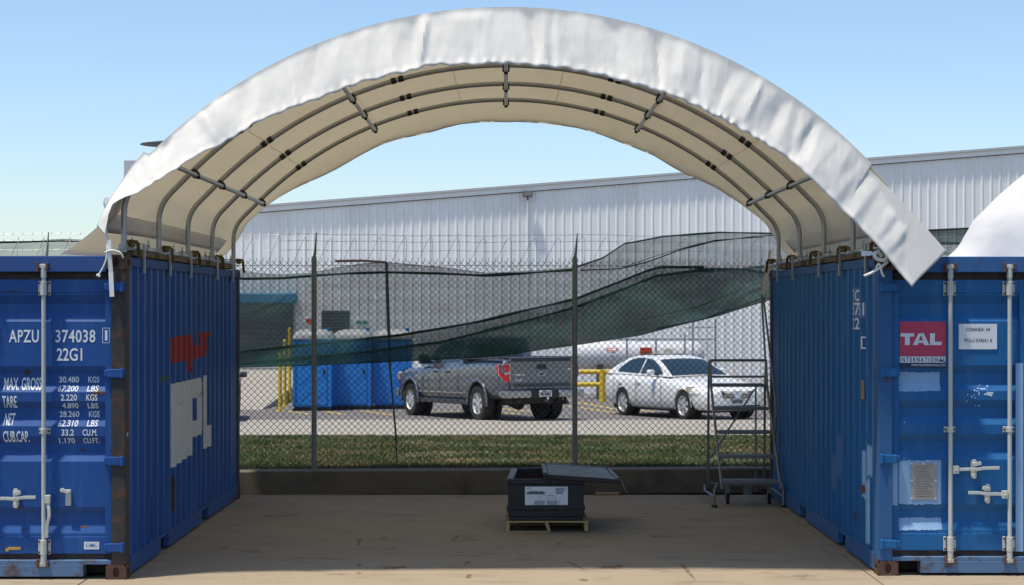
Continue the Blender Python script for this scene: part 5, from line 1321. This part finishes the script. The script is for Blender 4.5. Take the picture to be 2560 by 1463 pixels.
    for i, y in enumerate((.115, .078, .041, -.004, -.041, -.078, -.115)): ch.box(-1.4015, -1.3985, y - .012, y + .012, .585, .655); 
    ch.box(-1.4015, -1.3985, -.08, .08, .67, .685); ch.build('plate_print', mInk, lp_)
    MB().tube([(-1.2, 0, .47), (-1.52, 0, .45)], .035, 8).build('hitch', mRimDark, t); MB().lathe([(.001, .03), (.02, .025), (.029, 0), (.02, -.025), (.012, -.04), (.02, -.06), (.001, -.06)], (-1.5, 0, .53), 'Z', 12).build('hitch_ball', mChrome, t, smooth=True)
    MB().tube([(0, -.8, .40), (0, .8, .40)], .06, 10).tube([(.16, .05, .40), (-.20, .05, .40)], [.10, .17], 14).tube([(-.2, .05, .40), (-.24, .05, .40)], [.17, .06], 14).build('rear_axle', mRimDark, t)
    MB().box(-.95, 3.9, -.62, .62, .40, .56).build('underbody', mRimDark, t)
    MB().tube([(-.4, -.55, .40), (-1.25, -.62, .42)], .045, 10).build('exhaust', mRimDark, t)
    for sg in (-1, 1):
        MB().box(4.50, 4.60, min(sg * .62, sg * .90), max(sg * .62, sg * .90), .86, 1.06).build('headlamp', mLampClear, t, bev=.02); MB().box(4.40, 4.52, min(sg * .89, sg * .945), max(sg * .89, sg * .945), .88, 1.04).build('side_marker', mAmber, t, bev=.01)
    MB().box(4.58, 4.64, -.60, .60, .72, 1.04).build('grille', mChrome, t, bev=.02); MB().box(4.60, 4.72, -.92, .92, .48, .66).build('front_bumper', mBumper, t, bev=.04)
    return t
ang = math.atan2(3.25, -1.66)
z_ = GZ(40.5)
tr = make_truck((0, 0, 0), 0)
rl = P(1206, 1052, 39.5)
fw = Vector((math.cos(ang), math.sin(ang), 0)); lf = Vector((-fw.y, fw.x, 0))
org = Vector((rl.x, 39.5, 0)) - lf * .86; tr.location = (org.x, org.y, GZ(org.y) - .01); tr.rotation_euler = (0, 0, ang)
pz = (GZ(org.y + 3.25) - GZ(org.y)) / 3.68; tr.rotation_euler = (0, -math.atan(pz), ang)

def make_sedan(name, label, paint, glassm, loc, rotz):
    t = thing(name, label, 'car', loc, rotz)
    # local: +x forward, rear axle at x = 0, front axle at 2.80
    S = [(3.70, .30, .36, .50, .60, .64, .55, .42), (3.66, .22, .32, .50, .64, .70, .70, .56), (3.45, .20, .30, .52, .68, .77, .82, .68), (3.1, .20, .28, .55, .76, .84, .885, .74), (2.8, .20, .27, .57, .80, .89, .90, .76), (2.2, .20, .26, .58, .84, .96, .905, .78), (1.7, .20, .26, .58, .86, 1.0, .905, .80),
         (.9, .20, .26, .58, .88, 1.01, .905, .80), (.2, .20, .27, .60, .90, 1.02, .905, .80), (-.3, .22, .29, .62, .92, 1.03, .895, .80), (-.75, .25, .32, .63, .92, 1.03, .86, .76), (-1.08, .28, .36, .62, .90, 1.0, .79, .68), (-1.16, .34, .42, .60, .84, .94, .70, .58)]
    me = loft_body(S, ((0, .33, .375), (2.80, .33, .375)), .58); me.name = 'body'
    body = link('body', me, paint, t, smooth=True, angle=32)
    for x in (0, 2.8):
        for sg in (-1, 1):
            wheel(t, x, sg * .775, .328, .21, sg, .235, 6, mRim); MB().tube([(x, sg * .56, .34), (x, sg * .60, .34)], .37, 24).build('arch_liner', mRimDark, t)
            MB().tube([(x + math.cos(R(-5) + R(190) * i / 20) * .378, sg * .885, .33 + math.sin(R(-5) + R(190) * i / 20) * .378) for i in range(21)], .008, 6).build('arch_lip', paint, t, smooth='all')
    wf = lambda z: lerp(.80, .585, (z - .98) / .46)
    prof = [(2.16, .965), (1.85, 1.11), (1.5, 1.27), (1.22, 1.375), (.95, 1.43), (.55, 1.455), (.15, 1.435), (-.15, 1.375), (-.5, 1.24), (-.78, 1.11), (-.95, 1.02)]
    cab = cab_shell(prof, wf, 8, .025).build('cabin', paint, t, bev=.035, smooth=True, seg=3)
    for sg in (-1, 1):
        side_glass(cab, [(.72, 1.03), (1.78, 1.01), (1.74, 1.07), (1.46, 1.22), (1.14, 1.345), (.78, 1.395)], wf, sg, mat=glassm); side_glass(cab, [(-.42, 1.065), (.66, 1.03), (.72, 1.40), (.30, 1.395), (-.02, 1.335), (-.36, 1.17)], wf, sg, mat=glassm)
        MB().box(1.45, 1.62, min(sg * .90, sg * 1.06), max(sg * .90, sg * 1.06), 1.0, 1.13).build('mirror', paint, t, bev=.04, seg=3); MB().beam((1.58, sg * .78, 1.01), (1.56, sg * .93, 1.03), .06, .04).build('mirror_arm', mBlack, t)
        for x in (.80, -.12): MB().beam((x - .09, sg * .905, .83), (x + .09, sg * .905, .83), .025, .03).build('door_handle', paint, t, bev=.008)
        for x in (-.38, .70, 1.86): MB().box(x - .004, x + .004, sg * .903 - .004, sg * .903 + .004, .34, .92).build('door_seam', mLouver, t)
        MB().box(.46, 2.36, min(sg * .86, sg * .905), max(sg * .86, sg * .905), .245, .262).build('sill_line', mLouver, t)
        MB().poly([(3.36, sg * .70, .73), (3.06, sg * .872, .76), (2.98, sg * .885, .70), (3.12, sg * .89, .60), (3.42, sg * .80, .58), (3.55, sg * .66, .60)], (.012, sg * .012, .006)).build('headlamp', mLampClear, t, bev=.01)
        MB().poly([(3.05, sg * .888, .74), (2.97, sg * .893, .70), (3.08, sg * .898, .60), (3.13, sg * .895, .62)], (0, sg * .012, .004)).build('side_marker', mAmber, t)
        MB().tube([(3.60, sg * .66, .36), (3.675, sg * .64, .36)], .05, 12).build('fog_lamp', mLampClear, t)
        MB().box(-1.17, -1.05, min(sg * .40, sg * .60), max(sg * .40, sg * .60), .74, .88).build('tail_lamp', mTail, t, bev=.02)
    w0, w1 = wf(1.0), wf(1.36)
    MB().grid([[(lerp(2.115, 1.30, k / 4) + .012, lerp(-1, 1, j / 8) * (lerp(w0, w1, k / 4) - .05), interp([(1.22, 1.375), (1.5, 1.27), (1.85, 1.11), (2.16, .965)], lerp(2.115, 1.30, k / 4)) + .03 * (1 - (2 * j / 8 - 1) ** 2) * .8 + .012) for j in range(9)] for k in range(5)]).build('windscreen', glassm, cab, smooth='all')
    MB().grid([[(lerp(-.86, -.18, k / 4) - .012, lerp(-1, 1, j / 8) * (lerp(wf(1.05), wf(1.36), k / 4) - .06), interp([(-.95, 1.02), (-.78, 1.11), (-.5, 1.24), (-.15, 1.375)], lerp(-.86, -.18, k / 4)) + .026 * (1 - (2 * j / 8 - 1) ** 2) + .01) for j in range(9)] for k in range(5)]).build('rear_window', glassm, cab, smooth='all')
    MB().box(.05, .75, -.42, .42, 1.462, 1.484).build('sunroof', glassm, cab, bev=.01)
    gr_ = MB().poly([(3.66, -.42, .66), (3.66, .42, .66), (3.70, .34, .50), (3.70, -.34, .50)], (.02, 0, 0)).build('grille', mBlack, t)
    gs = MB()
    for z in (.53, .565, .60, .635): gs.box(3.70, 3.728, -.36, .36, z - .006, z + .006)
    gs.build('grille_bars', mChrome, gr_)
    MB().poly([(3.715, -.12, .665), (3.715, .12, .665), (3.735, .08, .49), (3.735, -.08, .49)], (.012, 0, 0)).build('grille_badge', mRim, gr_)
    MB().box(3.62, 3.705, -.62, .62, .27, .335).build('lower_intake', mBlack, t, bev=.01); lp_ = MB().box(3.715, 3.727, -.15, .15, .375, .49).build('licence_plate', M('plate_grey', (.35, .38, .40), .5), t)
    ch = MB()
    for y in (.11, .075, .04, -.005, -.04, -.075, -.11): ch.box(3.727, 3.730, y - .011, y + .011, .395, .455)
    ch.build('plate_print', mInk, lp_)
    MB().box(-.9, 3.4, -.62, .62, .17, .30).build('underbody', mRimDark, t)
    return t
mGlassBlue = glass_mat('car_glass_blue', (0.012, 0.03, 0.04))
fwh, rwh = P(1716.7, 0, 40.2), P(1566, 0, 42.72)
d = Vector((fwh.x - rwh.x, fwh.y - rwh.y, 0)).normalized(); ang2 = math.atan2(d.y, d.x)
lf2 = Vector((-d.y, d.x, 0)); org2 = Vector((fwh.x, fwh.y, 0)) - d * 2.8 + lf2 * .775
sed = make_sedan('parked_car', 'white sedan parked behind the fence, front turned right', mCarW, mGlassBlue, (0, 0, 0), 0)
sed.location = (org2.x, org2.y, GZ(org2.y)); sed.rotation_euler = (0, -math.atan((GZ(org2.y + d.y * 2.8) - GZ(org2.y)) / 2.8), ang2)
dk = make_sedan('parked_car', 'dark car mostly hidden behind the left container', mCarD, mGlassBlue, (0, 0, 0), 0)
dk.location = (-5.66 - .89 - .55, 41.2, GZ(41.2) + .03); dk.rotation_euler = (0, 0.015, R(-81.8))

# ================================================================== CRATE, LID, PALLET
CY = 17.02
pal = thing('wooden_pallet', 'small wooden pallet under the black crate', 'pallet', (.40, CY, 0))
def mk(n_, m_, par, *b, **kw): return MB().box(*b).build(n_, m_, par, **kw)
for x0, x1 in ((.0, .035), (.375, .41), (.755, .79)):
    if x0 == .375:
        MB().poly([(.375, CY, .095), (.405, CY, .095), (.432, CY, .012), (.402, CY, .012)], (0, 1.2, 0)).build('stringer', mLumber, pal, world=True)
    else: mk('stringer', mLumber, pal, x0, x1, CY, CY + 1.2, .014, .095, world=True)
for i in range(6):
    y = CY - .004 + i * .222; mk('deck_board', mLumber, pal, -.004, .794, y, y + .095, .0955, .112, world=True, bev=.002)
mk('bottom_board', mLumber, pal, .0, .40, CY + .0, CY + .09, .002, .0135, world=True); mk('bottom_board', mLumber, pal, .0, .79, CY + .55, CY + .64, .002, .0135, world=True); mk('bottom_board', mLumber, pal, .0, .79, CY + 1.1, CY + 1.19, .002, .0135, world=True)
rot = R(-3.2)
cr = thing('storage_crate', 'black open crate with a white product label, standing on a pallet', 'crate', (.39, CY + .03, .113), 0)
x0, x1, y0, y1, z1 = .02, .75, CY + .02, CY + 1.2, .515
w = .045
sk_ = .05     # slight skew of the crate's sides
def quadwall(nm, a, b, za, zb, th, m_): MB().poly([(a[0], a[1], za), (b[0], b[1], za), (b[0], b[1], zb), (a[0], a[1], zb)], th).build(nm, m_, cr, world=True, bev=.006)
quadwall('front_panel', (x0, y0), (x1, y0), .15, z1 - .05, (0, w, 0), mCrate)
quadwall('rear_panel', (x0 + sk_, y1 - w), (x1 + sk_, y1 - w), .15, z1 - .05, (0, w, 0), mCrate)
MB().poly([(x0, y0 + w + .001, .15), (x0 + sk_, y1 - w - .001, .15), (x0 + sk_, y1 - w - .001, z1 - .05), (x0, y0 + w + .001, z1 - .05)], (w, 0, 0)).build('side_panel', mCrate, cr, world=True)
MB().poly([(x1 - w, y0 + w + .001, .15), (x1 - w + sk_, y1 - w - .001, .15), (x1 - w + sk_, y1 - w - .001, z1 - .05), (x1 - w, y0 + w + .001, z1 - .05)], (w, 0, 0)).build('side_panel', mCrate, cr, world=True)
MB().poly([(x0 + w, y0 + w, .16), (x1 - w, y0 + w, .16), (x1 - w + sk_, y1 - w, .16), (x0 + w + sk_, y1 - w, .16)], (0, 0, .02)).build('base', mCrateIn, cr, world=True)
ln = MB()
ln.poly([(x0 + w + .002, y0 + w + .002, .18), (x0 + sk_ + w + .002, y1 - w - .002, .18), (x0 + sk_ + w + .002, y1 - w - .002, z1 - .06), (x0 + w + .002, y0 + w + .002, z1 - .06)]).poly([(x0 + w + sk_, y1 - w - .003, .18), (x1 - w + sk_, y1 - w - .003, .18), (x1 - w + sk_, y1 - w - .003, z1 - .06), (x0 + w + sk_, y1 - w - .003, z1 - .06)])
ln.build('lining', mCrateIn, cr, world=True, recalc=False)
# rolled rim and foot
e = .012
MB().poly([(x0 - e, y0 - e, z1 - .05), (x1 + e, y0 - e, z1 - .05), (x1 + e, y0 + .035, z1 - .05), (x0 - e, y0 + .035, z1 - .05)], (0, 0, .05)).build('rim', mCrate, cr, world=True, bev=.006)
MB().poly([(x0 + sk_ - e, y1 - .035, z1 - .05), (x1 + sk_ + e, y1 - .035, z1 - .05), (x1 + sk_ + e, y1 + e, z1 - .05), (x0 + sk_ - e, y1 + e, z1 - .05)], (0, 0, .05)).build('rim', mCrate, cr, world=True, bev=.006)
for xx in (x0 - e, x1 - .048): MB().poly([(xx, y0 + .036, z1 - .05), (xx + .06, y0 + .036, z1 - .05), (xx + .06 + sk_, y1 - .036, z1 - .05), (xx + sk_, y1 - .036, z1 - .05)], (0, 0, .05)).build('rim', mCrateTop, cr, world=True, bev=.006)
for xx in (x0 + .07, x0 + .12): pass
MB().box(x0 - .012, x1 + .012, y0 - .012, y0 + .03, .215, .265).build('ridge', mCrate, cr, world=True, bev=.008)
MB().poly([(x0 + .01, y0 + .005, .1135), (x1 - .01, y0 + .005, .1135), (x1 - .01 + sk_, y1, .1135), (x0 + .01 + sk_, y1, .1135)], (0, 0, .036)).build('foot', mCrate, cr, world=True, bev=.008)
# product label on the front
Yl = y0 - .0015
def lp3(px, py): q = P(px, py, Yl); return q.x, q.z
xA, zA = lp3(1312.5, 1272.5); xB, zB = lp3(1419.5, 1216.7)
lab = MB().box(xA, xB, Yl - .001, Yl, zA, zB).build('label', mSignWhite, cr, world=True)
def ink(polys, m_=None, nm='label_print'):
    mb = MB()
    for q in polys: mb.poly([(lp3(a, b)[0], Yl - .004, lp3(a, b)[1]) for a, b in q])
    return mb.build(nm, m_ or mInk, lab, world=True, recalc=False)
def zpx(a, b): return (1200 + a * 440 / 2548, 1120 + b * 440 / 2548)       # from the enlarged view
def bar(a0, b0, a1, b1): return [zpx(a0, b0), zpx(a1, b0), zpx(a1, b1), zpx(a0, b1)]
def line(a0, b0, a1, b1, w=5):
    d = Vector((a1 - a0, b1 - b0)).normalized() * w / 2; n_ = Vector((-d.y, d.x)); return [zpx(a0 + n_.x, b0 + n_.y), zpx(a1 + n_.x, b1 + n_.y), zpx(a1 - n_.x, b1 - n_.y), zpx(a0 - n_.x, b0 - n_.y)]
pr_ = [bar(678, 640, 940, 663)]
for a, b in ((715, 760), (770, 790), (800, 835), (855, 870), (880, 905)): pr_.append(bar(a, 622, b, 634))
for i in range(9): pr_.append(bar(682 + i * 28, 669, 682 + i * 28 + 20, 675))
for i, b in enumerate((582, 596, 610, 624)): pr_.append(bar(1092, b, 1235 - 24 * (i % 2), b + 6))
pr_.append(bar(1100, 645, 1200, 661))
for a in (680, 720, 755, 790): pr_.append(bar(a, 855, a + 26, 876))
arc = lambda cx, cy, rx, ry, a0, a1, n_=10, w=5: [line(cx + rx * math.cos(R(a0 + (a1 - a0) * i / n_)), cy - ry * math.sin(R(a0 + (a1 - a0) * i / n_)), cx + rx * math.cos(R(a0 + (a1 - a0) * (i + 1) / n_)), cy - ry * math.sin(R(a0 + (a1 - a0) * (i + 1) / n_)), w) for i in range(n_)]
pr_ += arc(714, 600, 26, 22, 0, 180, 8, 7)
ink(pr_)
mGI = M('ink_grey', (.22, .22, .24), .7)
dr_ = arc(1040, 768, 68, 88, 0, 180) + arc(920, 768, 74, 75, 90, 180) + [line(920, 693, 1040, 681), line(788, 768, 975, 768), line(975, 768, 1148, 768), line(788, 768, 788, 838), line(788, 838, 930, 845), line(930, 768, 930, 845), line(975, 768, 975, 838), line(930, 845, 975, 838), line(1115, 768, 1115, 832), line(1148, 768, 1148, 832), line(1115, 832, 1148, 832), line(975, 826, 1115, 832)] + arc(1040, 768, 40, 70, 0, 180, 8, 3)
ink(dr_, mGI); ink([bar(790, 770, 928, 836), bar(978, 772, 1112, 826)], M('ink_pale', (.38, .38, .39), .7))
# lid lying askew on the crate
lc = [P(1359.7, 1196, 16.98), P(1552, 1208, 16.90), P(1523, 1165, 18.12), P(1352.8, 1159, 18.18)]
zz = [.522, .478, .482, .525]
lid = thing('crate_lid', 'grey crate lid lying askew over the right half of the black crate', 'lid', (.65, 17.5, .5))
lc = [Vector(((c.x), c.y, z)) for c, z in zip(lc, zz)]
cen = sum(lc, Vector()) / 4
MB().poly([(c.x, c.y, c.z) for c in lc], (0, 0, .040)).build('lid_body', mCrate, lid, world=True, bev=.008)
ins = lambda k: [cen + (c - cen) * k for c in lc]
MB().poly([(c.x, c.y, c.z + .0405) for c in ins(.86)], (0, 0, .0045)).build('lid_panel', mCrateTop, lid, world=True, bev=.003)
i1, i2 = ins(1.0), ins(.90)
for k in range(4):
    a, b, c_, d_ = i1[k], i1[(k + 1) % 4], i2[(k + 1) % 4], i2[k]
    MB().poly([(v_.x, v_.y, v_.z + .0405) for v_ in (a, b, c_, d_)], (0, 0, .009)).build('lid_edge', mCrateTop, lid, world=True, bev=.003)
for k in range(4):
    c_ = ins(.95)[k]; MB().obox((c_.x, c_.y, c_.z + .053), .045, .05, .012).build('corner_clip', mBlack, lid, world=True, bev=.003)
fm = MB(); q = lc[1]; rows = []
for i in range(6):
    row = []
    for j in range(5):
        row.append((q.x + .0 + .012 * i + .008 * noise.noise(Vector((i * .9, j * .9, 1))), q.y + .02 + .03 * j * (1 - i * .1), q.z + .042 - .026 * i + .012 * noise.noise(Vector((i * 1.1, j * 1.4, 7)))))
    rows.append(row)
fm.grid(rows).build('torn_film', mFilm, lid, world=True, smooth='all', solid=.001, recalc=False)
brd = MB().obox((P(1519, 1229, 20.35).x, 20.42, .0185), .27, .07, .022, Matrix.Rotation(.05, 3, 'Z')).build('loose_board', mLumber, bev=.002)
tag(brd, 'short loose board lying against the low wall behind the crate', 'board')

# ================================================================== ROLLING LADDER
ld = thing('rolling_ladder', 'grey rolling warehouse ladder standing against the right container', 'ladder', (2.65, 19.6, 0))
xl, xr = 2.345, 2.985
def tube(nm, pts, r=.017, m_=None, par=None): return MB().tube(pts, r * .8, 8).build(nm, m_ or mLadder, par or ld, smooth=True, world=True)
stp = [(19.24 + .245 * k, .28 + .252 * k) for k in range(5)]
for k, (y, z) in enumerate(stp):
    s = MB().box(xl + .02, xr - .02, y, y + .20, z - .004, z).build('step', mTread, ld, world=True)
    MB().box(xl + .019, xr - .019, y - .012, y - .0005, z - .030, z + .006).box(xl + .019, xr - .019, y + .2005, y + .212, z - .028, z + .004).build('step_lip', mLadder, s, world=True)
    gb = MB()
    for i in range(22):
        x = lerp(xl + .04, xr - .04, i / 21); gb.beam((x - .012, y + .02, z + .003), (x + .012, y + .18, z + .003), .006, .005); gb.beam((x + .012, y + .02, z + .003), (x - .012, y + .18, z + .003), .006, .005)
    gb.build('tread_pattern', mLadder, s, world=True)
for x in (xl, xr): tube('stringer', [(x, 19.16, .20), (x, 19.26, .28), (x, 20.22, 1.265), (x, 20.30, 1.56)], .019)
for x in (xl - .01, xr + .0):
    tube('rear_leg', [(x - (.03 if x < 2.6 else -.02) * 0, 20.46, .06), (x, 20.44, .2), (x, 20.38, 1.25), (x, 20.30, 1.56)], .018)
tube('rear_leg', [(xr - .10, 20.42, .06), (xr - .10, 20.42, 1.28)], .014)
tube('top_rail', [(xl, 20.30, 1.56), (xr, 20.30, 1.56)], .02); tube('back_rail', [(xl, 20.36, 1.37), (xr, 20.36, 1.37)], .016); tube('back_rail', [(xl, 20.42, .30), (xr, 20.42, .30)], .016); tube('back_rail', [(xl, 20.44, .13), (xr, 20.44, .13)], .016)
tube('diagonal_brace', [(xl + .01, 20.42, .42), (xr - .12, 20.40, 1.22)], .013)
for x in (xl, xr):
    sg = -1 if x == xl else 1
    ox = (.085 if sg < 0 else .02) * sg
    tube('base_side', [(x, 19.25, .255), (x + ox * .6, 19.20, .25), (x + ox, 19.17, .18), (x + ox, 19.17, .02)], .017); tube('base_side', [(x + ox, 19.18, .115), (x + ox * 1.4, 19.8, .115), (x + ox * .6, 20.44, .115)], .016)
    MB().tube([(x + ox, 19.17, .0), (x + ox, 19.17, .025)], .032, 12).build('rubber_foot', mBlack, ld, world=True)
    MB().tube([(x + ox * .3, 20.46, .0), (x + ox * .3, 20.46, .07)], .026, 12).build('rubber_foot', mBlack, ld, world=True)
for x in (xl + .10, xr - .08):
    MB().tube([(x - .014, 19.52, .06), (x + .014, 19.52, .06)], .06, 18).build('caster', mBlack, ld, world=True, smooth=True)
    MB().box(x - .022, x + .022, 19.49, 19.55, .118, .20).build('caster_fork', mLadder, ld, world=True); MB().box(x - .026, x - .018, 19.49, 19.55, .05, .118).box(x + .018, x + .026, 19.49, 19.55, .05, .118).build('caster_fork', mLadder, ld, world=True)
MB().box(xl + .02, xr - .02, 19.50, 19.54, .20, .235).build('caster_beam', mLadder, ld, world=True)
MB().box(xl + .28, xl + .36, 19.49, 19.56, .10, .20).build('lock_pedal', mLadder, ld, world=True)
tube('handrail', [(xr - .005, 20.30, 1.55), (xr - .03, 20.40, 2.20), (xr - .035, 20.38, 2.31), (xr - .03, 20.30, 2.28), (xr + .0, 19.55, 1.12), (xr, 19.5, 1.02), (xr, 19.52, .95), (xr, 19.62, .66)], .015)

# print, rivets and bolts far too small to pick apart singly
for o in bpy.data.objects:
    if o.parent and o.name.split('.')[0] in ('bracket_bolts', 'guide_bolts', 'plate_rivets', 'label_print', 'plate_print', 'sign_lines', 'badge_letters', 'tread_pattern', 'grille_bars'): o['kind'] = 'stuff'
